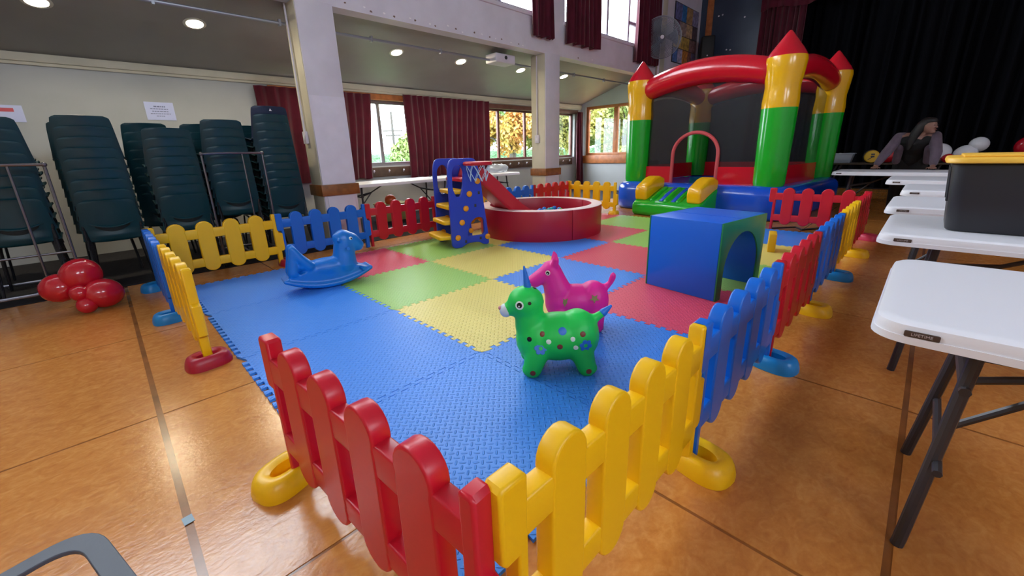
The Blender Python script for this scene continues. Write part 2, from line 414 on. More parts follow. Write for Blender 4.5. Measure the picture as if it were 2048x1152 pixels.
for k, (a0, a1, b, t) in enumerate(CR):
    window('y', HY0-.12, a0, a1, b, t, [a0+(a1-a0)*k/3 for k in (1, 2)], M_white, .05, label='high window in the right hall wall, number %s along' % ORD[k])
    portal(((a0+a1)/2, HY0-.25, (b+t)/2), (R(90), 0, 0), a1-a0, t-b)
for (a0, a1, b, t) in WIN_L: portal(((a0+a1)/2, YW+.26, (b+t)/2), (R(-90), 0, 0), a1-a0, t-b)
for (a0, a1, b, t) in WIN_E: portal((XE+.26, (a0+a1)/2, (b+t)/2), (0, R(90), 0), t-b, a1-a0)
struct('trim_header', G().span(1.8, 4.85, YW-.03, YW+.06, 2.13, 2.23).mesh('t', bevel=.005), M_sill, label='wooden header over the window with the power pole')
struct('trim_header', G().span(5.85, 9.85, YW-.03, YW+.06, 2.12, 2.22).mesh('t', bevel=.005), M_mull, label='wooden header over the autumn tree window')
struct('trim_sill', G().span(XE-.05, XE+.05, 4.85, YW, .75, .97).mesh('t', bevel=.008), M_sill, label='orange wooden sill under the end wall window')
def hook_rail(x0, x1, n, label):
    t = thing('coat_hook_rail', label, 'hook rail', ((x0+x1)/2, YW, .83))
    obj('backboard', G().span(x0-(x0+x1)/2, x1-(x0+x1)/2, -.025, 0, -.09, .09).mesh('b', bevel=.004), M_dwood, t)
    hm = G().tube([(0, 0, 0), (0, -.022, 0), (0, -.03, .015)], .01, 8).ell((0, -.032, .024), .018, 10, 6).mesh('hook')
    for k in range(n): obj('hook', hm, M_white, t, ((k+.5)/n*(x1-x0)-(x1-x0)/2, -.02, 0))
hook_rail(2.9, 4.8, 6, 'dark wooden coat hook rail under the window with the power pole')
hook_rail(5.95, 9.6, 12, 'dark wooden coat hook rail under the autumn tree window')

# ------------------------------------------------------------------ curtains
def curtain(x0, x1, z0, z1, y, n, label, amp=.035, axis='y', m=None, hem=.03, slant=0, top_shift=0, group=None, name='curtain'):
    g = G(); random.seed(int(abs(x0)*100)+n); ph = [random.uniform(-.6, .6) for _ in range(n*2+4)]; hp = random.uniform(0, 9)
    def fn(u, v):
        w = u*n*2*PI+.9*math.sin(u*13+hp)+.6*math.sin(u*29+2*hp); k = int(u*n); am = amp*(.55+.6*v)*(1+.5*ph[k % len(ph)])
        d = am*math.sin(w+ph[k % len(ph)]*.3) + .012*math.sin(w*.31+hp+v*2)
        a = x0+(x1-x0)*u + .012*math.sin(v*5+u*7+hp) + slant*(1-v)*(1 if slant > 0 else 1)*(v*0+1)*0 + (1-v)*slant*u
        z = z0+(z1-z0)*(1-v) if False else z1-(z1-z0)*v + (hem*math.sin(w*.5+hp)*.5 if v > .96 else 0)
        a += slant*v*(u if slant > 0 else (1-u))*0
        return (a, y+d, z) if axis == 'y' else (y+d, a, z)
    g.sheet(fn, n*10, 14)
    me = g.mesh('curtain', solid=.006, ang=80)
    return tag(obj(name, me, m or M_curt), label, 'curtain', group)
curtain(1.58, 3.3, .74, 2.2, YW-.12, 12, 'maroon curtain hanging behind the first column', slant=.12)
curtain(4.1, 6.22, .7, 2.24, YW-.12, 14, 'wide maroon curtain between the pole window and the autumn tree window', slant=.08)
curtain(9.66, 9.92, .06, 2.16, YW-.14, 3, 'narrow maroon curtain hanging in the far window corner', amp=.05)
curtain(5.62, 6.2, 3.1, 5.2, YC-.1, 6, 'maroon curtain at a high window left of the second column', amp=.05)
curtain(6.58, 7.66, 3.12, 5.2, YC-.1, 8, 'maroon curtain at a high window right of the second column', amp=.06)
curtain(9.2, 10.3, 3.1, 5.2, YC-.1, 9, 'maroon curtain at a high window behind the wall fan', amp=.06)

# ------------------------------------------------------------------ stage end
struct('stage_front', G().span(HX1, HX1+.15, -HX1, 5.2, 5.0, 5.5).span(HX1, HX1+.15, 3.15, 5.2, 0, 5.0).mesh('w', smooth=False), mat('dark_blue_proscenium', '35435a', .35, var=.1, vscale=2), label='dark blue wall beside the stage opening')
struct('trim_post', G().span(HX1-.04, HX1, 4.45, 4.62, 0, 5.5).mesh('t', bevel=.006), M_sill, label='orange wooden corner post beside the blue stage wall')
struct('wall_stage', G().span(17, 17.2, -HX1, 5.2, 0, 6).span(HX1+.15, 17, 5.2, 5.4, 0, 6).span(HX1, 17, -HX1-.2, -HX1, 0, 6).mesh('w', smooth=False), mat('black_stage_paint', '0b0b0f', .8), label='black walls of the stage')
struct('wall_side', G().span(HX1-.2, HX1, -HX1, HY0-.2, 0, 5.5).mesh('w', smooth=False), M_black, label='dark wall right of the stage')
struct('stage_floor', G().span(HX1+.1, 17, -HX1, 5.2, -.1, .0).mesh('w', smooth=False), MATS['black_stage_paint'], label='black stage floor')
struct('stage_ceiling', G().span(HX1-.2, 17.2, -HX1-.2, 5.4, 5.6, 5.7).mesh('w', smooth=False), MATS['black_stage_paint'], label='black stage ceiling')
curtain(2.2, 3.2, .02, 5.0, HX1-.08, 8, 'maroon house curtain drawn to the side of the stage', amp=.07, axis='x')
def pelmet(u, v):
    return (HX1-.16+.04*math.sin(u*160), 3.2-u*8, 5.05-.62*v+.05*math.sin(u*40)*v)
tag(obj('curtain_pelmet', G().sheet(pelmet, 160, 4).mesh('p', solid=.006, ang=80), M_curt), 'maroon pelmet across the top of the stage opening', 'pelmet')
for k, (a, b) in enumerate(((-5.5, -3.0), (-3.05, -.9), (-.95, 1.0), (.95, 3.1))):
    curtain(a, b, .02, 5.3, 13.5+.12*(k % 2), 9, 'black stage curtain, %s of the four from the right' % ('first', 'second', 'third', 'fourth')[k], amp=.09, axis='x', m=M_black, group='black stage curtains')

# ------------------------------------------------------------------ mats
def jig(n=13, d=.0145, m0=.035):
    P = (1-2*m0)/n; out = []
    for k in range(n):
        t = m0+k*P
        out += [(t-.03*P, -d), (t+.53*P, -d), (t+.47*P, d), (t+1.03*P, d)]
    out[0] = (m0+.05*P, -d); out[-1] = (1-m0-.05*P, d); return out
J = jig()
poly = [(0, 0)] + [(t, o) for t, o in J] + [(1, 0)] + [(1+o, t) for t, o in J] + [(1, 1)] + [(t, 1+o) for t, o in reversed(J)] + [(0, 1)] + [(o, t) for t, o in reversed(J)]
poly = [(.5+(x-.5)*.995, .5+(y-.5)*.995) for x, y in poly]
mat_me = G().prism(poly, 0, .014).mesh('foam_mat', bevel=0, ang=30)
LAY = ['bbbb', 'bygr', 'rbyg', 'grby', 'ygrb', 'bygr']
NAMES = {'b': 'blue', 'g': 'green', 'y': 'yellow', 'r': 'red'}
ROW = ['row nearest the camera', 'second row away', 'third row away', 'fourth row away', 'fifth row away', 'last row before the castle']
POS = ['first from the right-hand fence', 'second from the right-hand fence', 'third from the right-hand fence', 'beside the left fence']
for i in range(6):
    for j in range(4):
        k = LAY[i][j]
        o = obj('foam_mat', mat_me, FOAM[k], None, (i, j, .0005)); tag(o, '%s foam mat, %s, %s' % (NAMES[k], ROW[i], POS[j]), 'play mat', 'interlocking foam floor mats')

# ------------------------------------------------------------------ play fence
FL_ = 1.02; FT = .05
def picket_outline(w=.132, z0=.068, z1=.553):
    r = .067; pts = []; n = 12
    for i in range(n+1):
        a = -.35+(PI+.7)*i/n; pts.append((r*math.cos(a), z1-r+r*math.sin(a)))
    pts += [(-w/2, .44), (-w/2, .16)]
    for i in range(n+1):
        a = PI-.35+(PI+.7)*i/n; pts.append((r*math.cos(a), z0+r+r*math.sin(a)))
    pts += [(w/2, .16), (w/2, .44)]
    return pts
pick_me = plate(picket_outline(), [], FT+.002, .008, STAND, 3, 'picket')
rail_top_me = G().span(.03, FL_-.03, -.0235, .0235, .392, .482).mesh('rail', bevel=.007, seg=3)
rail_bot_me = G().span(.03, FL_-.03, -.0235, .0235, .116, .198).mesh('rail', bevel=.007, seg=3)
def poly_post(a):
    return plate(a, [], .048, .009, STAND, 3, 'post')
post_a = poly_post([(.05, .0), (.05, .535), (.04, .545), (-.02, .545), (-.03, .535), (-.03, .375), (-.018, .36), (.02, .36), (.02, .0)])
post_b = poly_post([(FL_-.052, .0), (FL_-.052, .535), (FL_-.044, .545), (FL_-.018, .545), (FL_-.008, .535), (FL_-.008, .345), (FL_+.03, .335), (FL_+.03, .16), (FL_+.012, .145), (FL_-.008, .145), (FL_-.008, .0)])
def fence(p0, p1, m, label, up=.021):
    p0, p1 = Vector(p0), Vector(p1); d = p1-p0
    t = thing('play_fence_panel', label, 'fence panel', (p0.x, p0.y, up), math.atan2(d.y, d.x), 'play fence panels')
    t.scale = (d.length/FL_, 1, 1)
    for k in range(4): obj('picket', pick_me, m, t, (.1935+.211*k, 0, 0))
    obj('rail', rail_top_me, m, t); obj('rail', rail_bot_me, m, t)
    obj('post', post_a, m, t); obj('post', post_b, m, t)
    return t
FX, FY = -.08, -.205
fence((FX, .80), (-.015, FY-.01), M_red, 'large red plastic fence panel nearest the camera, on a yellow foot')
rt = [(M_yel, 'yellow', 'nearest the camera, joined to the red panel'), (M_blu, 'blue', 'second in the right-hand row, between yellow and red'), (M_red, 'red', 'third in the right-hand row, beside the foam tunnel'), (M_blu, 'blue', 'fourth in the right-hand row, past the foam tunnel'), (M_yel, 'yellow', 'fifth in the right-hand row'), (M_red, 'red', 'at the far end of the right-hand row')]
rx = [.03, .95, 1.95, 2.95, 3.95, 4.97, 6.0]
for k, (m, c, s) in enumerate(rt): fence((rx[k], FY), (rx[k+1], FY), m, '%s plastic fence panel %s' % (c, s))
fence((6.02, .78), (6.02, FY), M_red, 'red plastic fence panel in front of the blue castle base')
LY = 4.2
fence((-.17, 4.16), (-.17, 3.13), M_blu, 'blue plastic fence panel at the far left corner, edge on')
fence((-.15, 3.12), (-.135, 2.1), M_yel, 'yellow plastic fence panel at the left opening, on a red foot')
lt = [(M_yel, 'yellow', 'in front of the stacked green chairs'), (M_blu, 'blue', 'behind the rocking horse'), (M_red, 'red', 'left of the toddler slide'), (M_yel, 'yellow', 'hidden behind the toddler slide'), (M_blu, 'blue', 'behind the ball pit'), (M_red, 'red', 'at the far corner behind the ball pit')]
lx = [-.16, .9, 1.91, 2.95, 4.0, 5.02, 6.02]
for k, (m, c, s) in enumerate(lt): fence((lx[k], LY), (lx[k+1], LY), m, '%s plastic fence panel %s' % (c, s))
fence((6.05, LY), (6.05, 3.16), M_yel, 'yellow plastic fence panel next to the castle corner')

def base_mesh():
    g = G()
    prof = [(1.0, 0), (1.0, .016), (.95, .042), (.86, .062), (.74, .071), (.58, .072)]
    n = 28; vs = []; fs = []
    hx, hy = .112, .086
    for (s, z) in prof:
        for i in range(n):
            w = 2*PI*i/n; c, q = math.cos(w), math.sin(w)
            e = .72; x = math.copysign(abs(c)**e, c)*hx*s; y = math.copysign(abs(q)**e, q)*hy*s
            vs.append((x, y, z))
    for (hs, z) in ((.92, .062), (.85, .02)):          # oval socket
        for i in range(n):
            w = 2*PI*i/n; vs.append((math.cos(w)*.058*hs, math.sin(w)*.032*hs, z))
    rows = len(prof)+2
    for j in range(rows-1):
        for i in range(n): fs.append((j*n+i, j*n+(i+1) % n, (j+1)*n+(i+1) % n, (j+1)*n+i))
    fs.append(tuple((rows-1)*n+i for i in range(n))); fs.append(tuple(range(n-1, -1, -1)))
    g.add(vs, fs); return g.mesh('fence_foot', ang=50)
base_me = base_mesh()
def foot(x, y, rz, m, label): tag(obj('fence_foot', base_me, m, None, (x, y, .0005), rz), label, 'fence foot', 'oval fence feet')
M_fy, M_fr, M_fb, M_fp = M_yel, mat('dark_red_plastic', 'a81430', .35), mat('light_blue_plastic', '0f82cc', .35), mat('pink_plastic', 'd83a5c', .4)
foot(FX-.035, .80, .35, M_yel, 'yellow oval foot under the near end of the big red panel')
foot(.97, FY-.045, R(80), M_yel, 'yellow oval foot between the near yellow and blue right-hand panels')
foot(1.95, FY-.045, R(80), M_fb, 'blue oval foot between the near blue and red right-hand panels')
foot(2.93, FY-.045, R(85), M_yel, 'yellow oval foot between the red and blue right-hand panels')
foot(3.95, FY-.045, R(85), M_fb, 'blue oval foot between the far blue and yellow right-hand panels')
foot(4.97, FY-.06, R(85), M_yel, 'yellow oval foot near the far end of the right-hand row')
foot(5.98, FY-.06, R(70), M_fp, 'pinkish red oval foot at the far right corner')
foot(-.14, 2.09, .15, M_fr, 'dark red oval foot under the yellow panel at the left opening')
foot(-.2, 3.12, .1, M_fb, 'light blue oval foot between the left yellow and blue panels')
foot(-.2, 4.19, .3, M_fb, 'light blue oval foot in the far left corner')
foot(.93, 4.2, R(90), M_fr, 'red oval foot behind the rocking horse')
foot(6.05, 3.2, .2, M_yel, 'yellow oval foot beside the castle')

# ------------------------------------------------------------------ folding tables
def table_parts(L=1.83, Wd=.76, H=.715, th=.045):
    """table along local x (0..L), width along y (0..Wd)"""
    top = G(); rings = [(0, H-th, .0), (0, H-.022, .0), (.004, H-.006, .0), (.014, H, .0), (.035, H+.0005, 0)]
    n = 6; vs = []; k0 = None
    for ins, z, _ in rings:
        p = rrect(ins, L-ins, ins, Wd-ins, .07-ins*.5, n); k0 = len(p); vs += [(x, y, z) for x, y in p]
    fs = [(j*k0+i, j*k0+(i+1) % k0, (j+1)*k0+(i+1) % k0, (j+1)*k0+i) for j in range(len(rings)-1) for i in range(k0)]
    fs += [tuple((len(rings)-1)*k0+i for i in range(k0)), tuple(range(k0-1, -1, -1))]
    top.add(vs, fs)
    tm = top.mesh('table_top', ang=40)
    rim = G()
    p = rrect(-.003, L+.003, -.003, Wd+.003, .073, n); q = rrect(.02, L-.02, .02, Wd-.02, .06, n)
    k = len(p)
    rim.add([(x, y, H-th-.004) for x, y in p]+[(x, y, H-th+.014) for x, y in p]+[(x, y, H-th+.014) for x, y in q]+[(x, y, H-th-.004) for x, y in q],
            [(a*k+i, a*k+(i+1) % k, ((a+1) % 4)*k+(i+1) % k, ((a+1) % 4)*k+i) for a in range(4) for i in range(k)])
    rm = rim.mesh('table_rim', ang=40)
    legs = []
    for x, s in ((.17, 1), (L-.17, -1)):
        for y in (.15, Wd-.1):
            yy = y; yt = .24 if y < Wd/2 else Wd-.24
            legs.append(G().tube([(x-.01*s, yy, 0), (x-.008*s, yy, .02), (x+.03*s, yy+(yt-yy)*.9, H-.2), (x+.04*s, yt, H-th)], .0155, 10).mesh('leg'))
        
    braces = []
    for x, s in ((.17, 1), (L-.17, -1)):
        a = G().tube([(x+.03*s, .2, H-.22), (x+.03*s, Wd-.2, H-.22)], .0125, 8)
        a.tube([(x+.02*s, .13, .18+.1), (x+.02*s, Wd-.13, .28)], .0105, 8)
        braces.append(a.mesh('crossbar'))
        b = G().tube([(x+.03*s, Wd/2-.1, H-.22), (x+.26*s, Wd/2, H-.17), (x+.5*s, Wd/2, H-th-.005)], .011, 8)
        b.tube([(x+.03*s, Wd/2+.1, H-.22), (x+.26*s, Wd/2, H-.17)], .011, 8)
        b.tube([(x+.025*s, Wd/2, .28), (x+.26*s, Wd/2, H-.175)], .0105, 8)
        braces.append(b.mesh('folding_brace'))
    return tm, rm, legs, braces
TM = table_parts()
plate_me = plate(rrect(-.03, .03, -.0075, .0075, .003, 3), [], .004, .0015, STAND, 1, 'name_plate')
M_plate = mat('dark_name_plate', '4a3a34', .4); M_plate_txt = mat('plate_lettering', 'b9aeb0', .5)
txt_me = text_mesh('LIFETIME', .0095, STAND)
def table(loc, rz, label, badge=None, group='white folding tables'):
    t = thing('folding_table', label, 'table', loc, rz, group)
    tp = obj('table_top', TM[0], M_table, t); obj('rim', TM[1], M_table, t)
    for l in TM[2]: obj('leg', l, M_leg, t)
    for i, b in enumerate(TM[3]): obj('crossbar' if i % 2 == 0 else 'brace', b, M_leg, t)
    for (bx, by, br) in (badge or []):
        p = obj('name_plate', plate_me, M_plate, t, (bx, by, .692), br)
        obj('lettering', txt_me, M_plate_txt, p, (0, -.0026, 0))
    return t
# right-hand tables run towards -y: local x -> -y ; local y -> +x
for k, (x, y) in enumerate(((.9, -.615), (2.15, -.53), (3.25, -.485), (4.52, -.505), (5.75, -.33), (7.28, .36))):
    table((x, y, 0), R(-90), 'white folding table, %s in the right-hand row' % ('nearest the camera', 'under the black storage bin', 'third from the camera', 'fourth from the camera', 'fifth from the camera', 'the person leans on')[k], [(.088, -.0015, 0)])
table((2.4, 5.5, 0), 0, 'white folding table by the window, right of the first column')
table((4.27, 5.52, 0), 0, 'white folding table by the window, with a clear plastic bag on it')
# dark table behind the person
t = thing('trestle_table', 'dark trestle table behind the person, holding balloons', 'table', (9.8, 1.15, -.025), R(-90))
M_dt = mat('dark_table_brown', '4a3b2e', .5, var=.1)
obj('table_top', G().span(0, 3.6, 0, .7, .735, .76).mesh('t', bevel=.004), M_dt, t)
for x in (.4, 1.8, 3.2):
    for s in (-1, 1): obj('leg', G().tube([(x-.12, .35+.28*s, 0), (x+.12, .35+.28*s, .735)], .016, 8).tube([(x+.12, .35+.28*s, 0), (x-.12, .35+.28*s, .735)], .016, 8).mesh('l'), M_leg, t)

# ------------------------------------------------------------------ storage bin
t = thing('storage_bin', 'black plastic storage bin with a yellow lid on the second table', 'storage bin', (2.35, -.715, .7155), R(-90))
def taper(a, b, z0, z1, r, ins, wob=0):
    g = G(); p0 = rrect(ins, a-ins, ins, b-ins, r, 5); p1 = rrect(0, a, 0, b, r+.01, 5); k = len(p0)
    g.add([(x, y, z0) for x, y in p0]+[(x, y, z1) for x, y in p1], [(i, (i+1) % k, k+(i+1) % k, k+i) for i in range(k)]+[tuple(range(k-1, -1, -1)), tuple(range(k, 2*k))]); return g
BL, BW, BH = .62, .42, .305
obj('bin_body', taper(BL, BW, 0, BH, .05, .03).mesh('b', bevel=.012, seg=3), M_bin, t)
for y in (.1, .14, .28, .32): obj('corner_rib', G().tube([(.016, y, .13), (.003, y, BH-.02)], .006, 6).mesh('r'), M_bin, t)
lid = obj('lid', taper(BL+.04, BW+.04, BH, BH+.025, .06, -.004).mesh('l', bevel=.008, seg=3), M_lid, t, (-.02, -.02, 0))
obj('lid_panel', G().span(.05, .28, .05, BW-.01, BH+.024, BH+.036).mesh('l', bevel=.006), M_lid, lid)
obj('lid_panel', G().span(.36, .61, .05, BW-.01, BH+.024, BH+.036).mesh('l', bevel=.006), M_lid, lid)
obj('latch', G().span(.29, .35, .02, .1, BH+.024, BH+.032).mesh('l', bevel=.003), M_chrome, lid)

# ------------------------------------------------------------------ stacking chairs
def chair_meshes():
    def prof(v):   # side section front lip -> seat -> back: (y, z); chair faces -y
        pts = [(-.235, .405), (-.225, .432), (-.19, .447), (-.1, .442), (.02, .425), (.1, .418), (.145, .432), (.168, .475), (.18, .53), (.2, .62), (.222, .72), (.238, .79), (.246, .812)]
        f = v*(len(pts)-1); i = min(int(f), len(pts)-2); w = f-i
        return [pts[i][q]*(1-w)+pts[i+1][q]*w for q in (0, 1)]
    def fn(u, v):
        y, z = prof(v); s = (u-.5)*2
        hw = .225 if v < .5 else .225-.045*((v-.5)/.5)**1.3
        if v > .9: hw -= .03*((v-.9)/.1)**2
        if v < .12: hw -= .03*((.12-v)/.12)**2
        if v > .5: y += -.035*abs(s)**2.2*(1 if v > .55 else .6); 
        else: z += .022*abs(s)**3
        if .46 < v < .62: y += .018*(1-s*s)
        return (s*hw, y, z)
    shell = G().sheet(fn, 12, 26).mesh('shell', solid=.007, ang=60)
    fr = []
    for s in (-1, 1):
        g = G().tube([(s*.2, -.19, 0), (s*.185, -.17, .2), (s*.17, -.15, .4), (s*.17, -.1, .418), (s*.17, .1, .4), (s*.18, .16, .3), (s*.2, .24, 0)], .0105, 8); fr.append(g.mesh('leg_frame'))
    slot = G()
    def smile(u): 
        a = (u-.5)*2; return (a*.15, .205-.03*a*a, .565+.04*a*a)
    slot.tube([smile(i/12) for i in range(13)], .0075, 6)
    sl = G()
    def sf(u, v):
        a = (u-.5)*2; return (a*.145, .2-.03*a*a-.006*v, .56+.038*a*a-(.035-.028*a*a)*v)
    sl.sheet(sf, 12, 2)  # dark crescent sheet: shade of the slot opening put in as colour
    return shell, fr, slot.mesh('lumbar_ridge'), sl.mesh('hand_slot_shade', solid=.004)
shell_me, leg_mes, slot_me, hand_me = chair_meshes()
M_chleg = mat('dark_chair_steel', '23242c', .35, metal=.6); M_trol = mat('dull_chrome', '7c7c86', .3, metal=.9); M_slot = mat('dark_slot_shade', '04161c', .6)
def stack(x, y, n, where, rz=PI, z0=0., dz=.092, navy_top=False, leanx=0.0, parts=True):
    for k in range(n):
        nm = 'topmost' if k == n-1 else ORD[k] + ('' if k == 0 else ' from the bottom')
        t = thing('stacking_chair', 'green chair, %s in the stack %s' % (nm, where), 'chair', (x+leanx*k, y+.013*k, z0+dz*k), rz, 'stacked green plastic chairs')
        obj('shell', shell_me, M_chairn if navy_top and k == n-1 else M_chair, t)
        if navy_top and k == n-1:
            obj('label_sticker', G().prism([(-.016, -.014), (.016, -.014), (0, .016)], 0, .002, T(0, .25, .77) @ RZ(PI) @ RX(R(80))).mesh('s'), M_white, t)
        if parts or k == 0:
            for f in leg_mes: obj('leg_frame', f, M_chleg, t)
            obj('hand_slot_shade', hand_me, M_slot, t)
            obj('lumbar_ridge', slot_me, M_chair, t)
stack(-.93, 4.78, 8, 'at the left photo edge', z0=.06)
stack(-.36, 4.85, 9, 'behind the red balloons')
stack(.22, 4.9, 8, 'behind the left yellow fence')
stack(.72, 5.0, 8, 'held by the second trolley', z0=.1)
stack(1.26, 5.1, 11, 'beside the first column', navy_top=True)
stack(-1.0, 5.62, 9, 'in the back row, leftmost', parts=False)
stack(-.42, 5.62, 9, 'in the back row, second from left', parts=False)
stack(.12, 5.62, 9, 'in the back row, middle', parts=False)
stack(.62, 5.62, 9, 'in the back row, fourth from left', parts=False)
stack(1.12, 5.72, 9, 'in the back row, rightmost', parts=False)
def trolley(x, y, label, h):
    t = thing('chair_trolley', label, 'trolley', (x, y, 0))
    w, d = .28, .3
    obj('base_frame', G().tube([(-w, -d, .1), (w, -d, .1), (w, d, .1), (-w, d, .1)], .014, 8, True).tube([(0, -d, .1), (0, d, .1)], .012, 8).mesh('b'), M_trol, t)
    for s in (-1, 1):
        obj('upright', G().tube([(s*w, -d, .1), (s*w, -d, h)], .011, 8).mesh('u'), M_trol, t)
        for q in (-1, 1):
            wz = obj('castor', G().lathe([(.0, -.012), (.04, -.012), (.045, 0), (.04, .012), (0, .012)], 14, T(s*w, q*d, .045) @ RY(PI/2)).mesh('c'), M_leg, t)
    obj('push_bar', G().tube([(-w, -d, h), (-w*.3, -d-.01, h+.005), (w, -d, h)], .012, 8).ell((-w, -d, h), .02, 8, 6).ell((w, -d, h), .02, 8, 6).mesh('p'), M_trol, t)
    obj('brace', G().tube([(w*.3, -d-.004, h), (w*.3, -d-.004, .1)], .009, 8).mesh('p'), M_trol, t)
    obj('lower_bar', G().tube([(-w, -d, .42), (w, -d, .42)], .009, 8).mesh('p'), M_trol, t)
trolley(-.93, 4.72, 'chrome chair trolley at the left edge with a crossbar', 1.14)
trolley(.72, 4.95, 'chrome chair trolley in the middle of the stacked chairs', 1.2)

# ------------------------------------------------------------------ balloons
def balloon(loc, r, m, label, group, tilt=(0, 0, 0), squash=1.12):
    prof = []; n = 14
    for i in range(n+1):
        a = PI*i/n; rr = math.sin(a); z = -math.cos(a)
        if i < n//2: rr *= 1-.12*(1-i/(n/2)); 
        prof.append((max(.001, rr*r), z*r*squash))
    t = thing('balloon', label, 'balloon', loc, 0, group); t.rotation_euler = tilt
    obj('balloon_skin', G().lathe(prof, 20).mesh('b', ang=180), m, t)
    obj('knot', G().lathe([(.001, -r*squash+.004), (.006, -r*squash-.004), (.012, -r*squash-.018), (.002, -r*squash-.016)], 10).mesh('k'), m, t)
bg_ = 'red balloons on the floor by the chairs'
balloon((-.77, 4.03, .2), .115, M_balloon, 'red balloon at the left of the floor bunch', bg_, (R(80), .3, .6))
balloon((-.63, 4.0, .275), .13, M_balloon, 'topmost large red balloon of the floor bunch', bg_, (.4, .3, 0))
balloon((-.53, 3.9, .125), .12, M_balloon, 'large red balloon at the right of the floor bunch', bg_, (R(70), 0, -.9))
balloon((-.66, 3.88, .165), .065, M_balloon, 'small red balloon in the middle of the floor bunch', bg_, (R(90), 0, .2))
balloon((-.64, 3.85, .068), .066, M_balloon, 'small red balloon at the bottom of the floor bunch', bg_, (R(100), 0, -.2))
tb = 'balloons on the trestle table'
balloon((10.03, -0.69, 0.900), 0.160, M_balw, 'white balloon right beside the person', tb, (R(80), 0, .8), 1.2)
balloon((10.08, -1.02, 0.884), 0.135, M_balw, 'white balloon leaning behind the yellow bin lid', tb, (R(75), 0, .2))
balloon((10.14, -1.15, 1.023), 0.120, M_balw, 'upper white balloon above the yellow bin lid', tb, (R(90), 0, 1.2), 1.25)
balloon((9.92, -0.83, 0.812), 0.075, M_balloon, 'small dark red balloon beside the white ones', tb, (R(90), 0, .4))
balloon((10.05, -.06, .862), 0.125, M_balloon, 'orange red balloon behind the arm of the person', tb, (R(90), 0, .2))
balloon((10.19, -1.69, 0.970), 0.160, M_balloon, 'red balloon at the right edge of the photo', tb, (.3, .4, 0))

# ------------------------------------------------------------------ foam tunnel
def tunnel():
    t = thing('foam_tunnel', 'blue foam cube with green ends and an arched crawl tunnel', 'play tunnel', (2.68, .3, .0145), R(-8))
    Lx, Ly, H = .7, .6, .585
    arch = [(.075, 0)]; n = 16
    for i in range(n+1):
        a = PI-PI*i/n; arch.append((Lx/2+(Lx/2-.075)*math.cos(a), .2+.285*math.sin(a)))
    arch.append((Lx-.075, 0))
    outer = [(0, 0)] + arch + [(Lx, 0), (Lx, H), (0, H)]
    M_tb = mat('blue_vinyl', '0c64da', .38, bump=.1, bscale=14, bdist=.01); M_tg = mat('green_vinyl', '157a4a', .4, bump=.1, bscale=14, bdist=.01)
    obj('block', G().prism(outer, -Ly+.012, -.012, STAND).mesh('b', bevel=.006), M_tb, t)
    obj('end_panel', G().prism(outer, -.012, 0, STAND).mesh('b', bevel=.003), M_tg, t)
    obj('end_panel', G().prism(outer, -Ly, -Ly+.012, STAND).mesh('b', bevel=.003), M_tg, t)
    obj('top_seam', G().span(.30, .305, .012, Ly-.012, H-.001, H+.002).mesh('s'), M_tb, t)
tunnel()
tag(obj('foam_block', G().span(-.05, .16, -.05, .02, 0, .2).mesh('b', bevel=.008), mat('yellow_vinyl', 'd9a512', .45), None, (4.62, .42, .0145), .25), 'small yellow foam block standing behind the tunnel', 'foam block')

# ------------------------------------------------------------------ ball pit
t = thing('ball_pit', 'round red foam ball pit with a white top edge', 'ball pit', (4.1, 3.24, .0145))
RO, RI, PH = .87, .73, .39
M_pr = mat('red_vinyl', 'b01431', .36, bump=.08, bscale=10, bdist=.01); M_pw = mat('pink_white_vinyl', 'f0d4d8', .4); M_seam = mat('dark_red_seam', '6d0a1d', .5)
def ring_seg(a0, a1, z0, z1, ro, ri, n=14):
    g = G(); vs = []; 
    for i in range(n+1):
        a = a0+(a1-a0)*i/n; c, s = math.cos(a), math.sin(a)
        vs += [(ro*c, ro*s, z0), (ro*c, ro*s, z1), (ri*c, ri*s, z1), (ri*c, ri*s, z0)]
    fs = [(i*4+j, (i+1)*4+j, (i+1)*4+(j+1) % 4, i*4+(j+1) % 4) for i in range(n) for j in range(4)]+[(0, 1, 2, 3), (n*4+3, n*4+2, n*4+1, n*4)]
    return g.add(vs, fs)
for k in range(4):
    a0 = R(-111+90*k)+.004; a1 = a0+R(90)-.008
    w = obj('wall_segment', ring_seg(a0, a1, 0, PH-.004, RO, RI).mesh('s', bevel=.004), M_pr, t)
    obj('top_cover', ring_seg(a0, a1, PH-.004, PH+.004, RO+.001, RI-.001).mesh('s', bevel=.003), M_pw, w)
obj('pit_floor', G().lathe([(0.001, .0), (RI, .0), (RI, .02), (.001, .02)], 36).mesh('f'), M_pr, t)
ball_me = G().ell((0, 0, 0), .035, 12, 8).mesh('ball', ang=180)
BM = [('blue', mat('blue_ball', '1e6fd0', .3)), ('teal', mat('teal_ball', '2aa7b0', .3)), ('green', mat('green_ball', '4aa848', .3))]
random.seed(3); placed = []; tries = 0
for lay, (zz, rr, n) in enumerate(((.072, .62, 60), (.13, .5, 50), (.19, .4, 40), (.245, .3, 26), (.29, .2, 10))):
    got = 0; tries = 0
    while got < n and tries < 4000:
        tries += 1
        a = random.uniform(0, 2*PI); r = rr*math.sqrt(random.random()); px, py, z = .16*lay/4+r*math.cos(a), -.06*lay/4+r*math.sin(a), zz+random.uniform(-.008, .008)
        if px*px+py*py < .66*.66 and all((px-q[0])**2+(py-q[1])**2+(z-q[2])**2 > .0043 for q in placed): placed.append((px, py, z)); got += 1
for k, (px, py, z) in enumerate(placed):
    c, m = BM[k % 5 if k % 5 < 3 else 0]
    tag(obj('plastic_ball', ball_me, m, None, (4.1+px, 3.24+py, z)), 'small %s plastic ball heaped inside the red ball pit' % c, 'ball', '%s balls in the ball pit' % c)

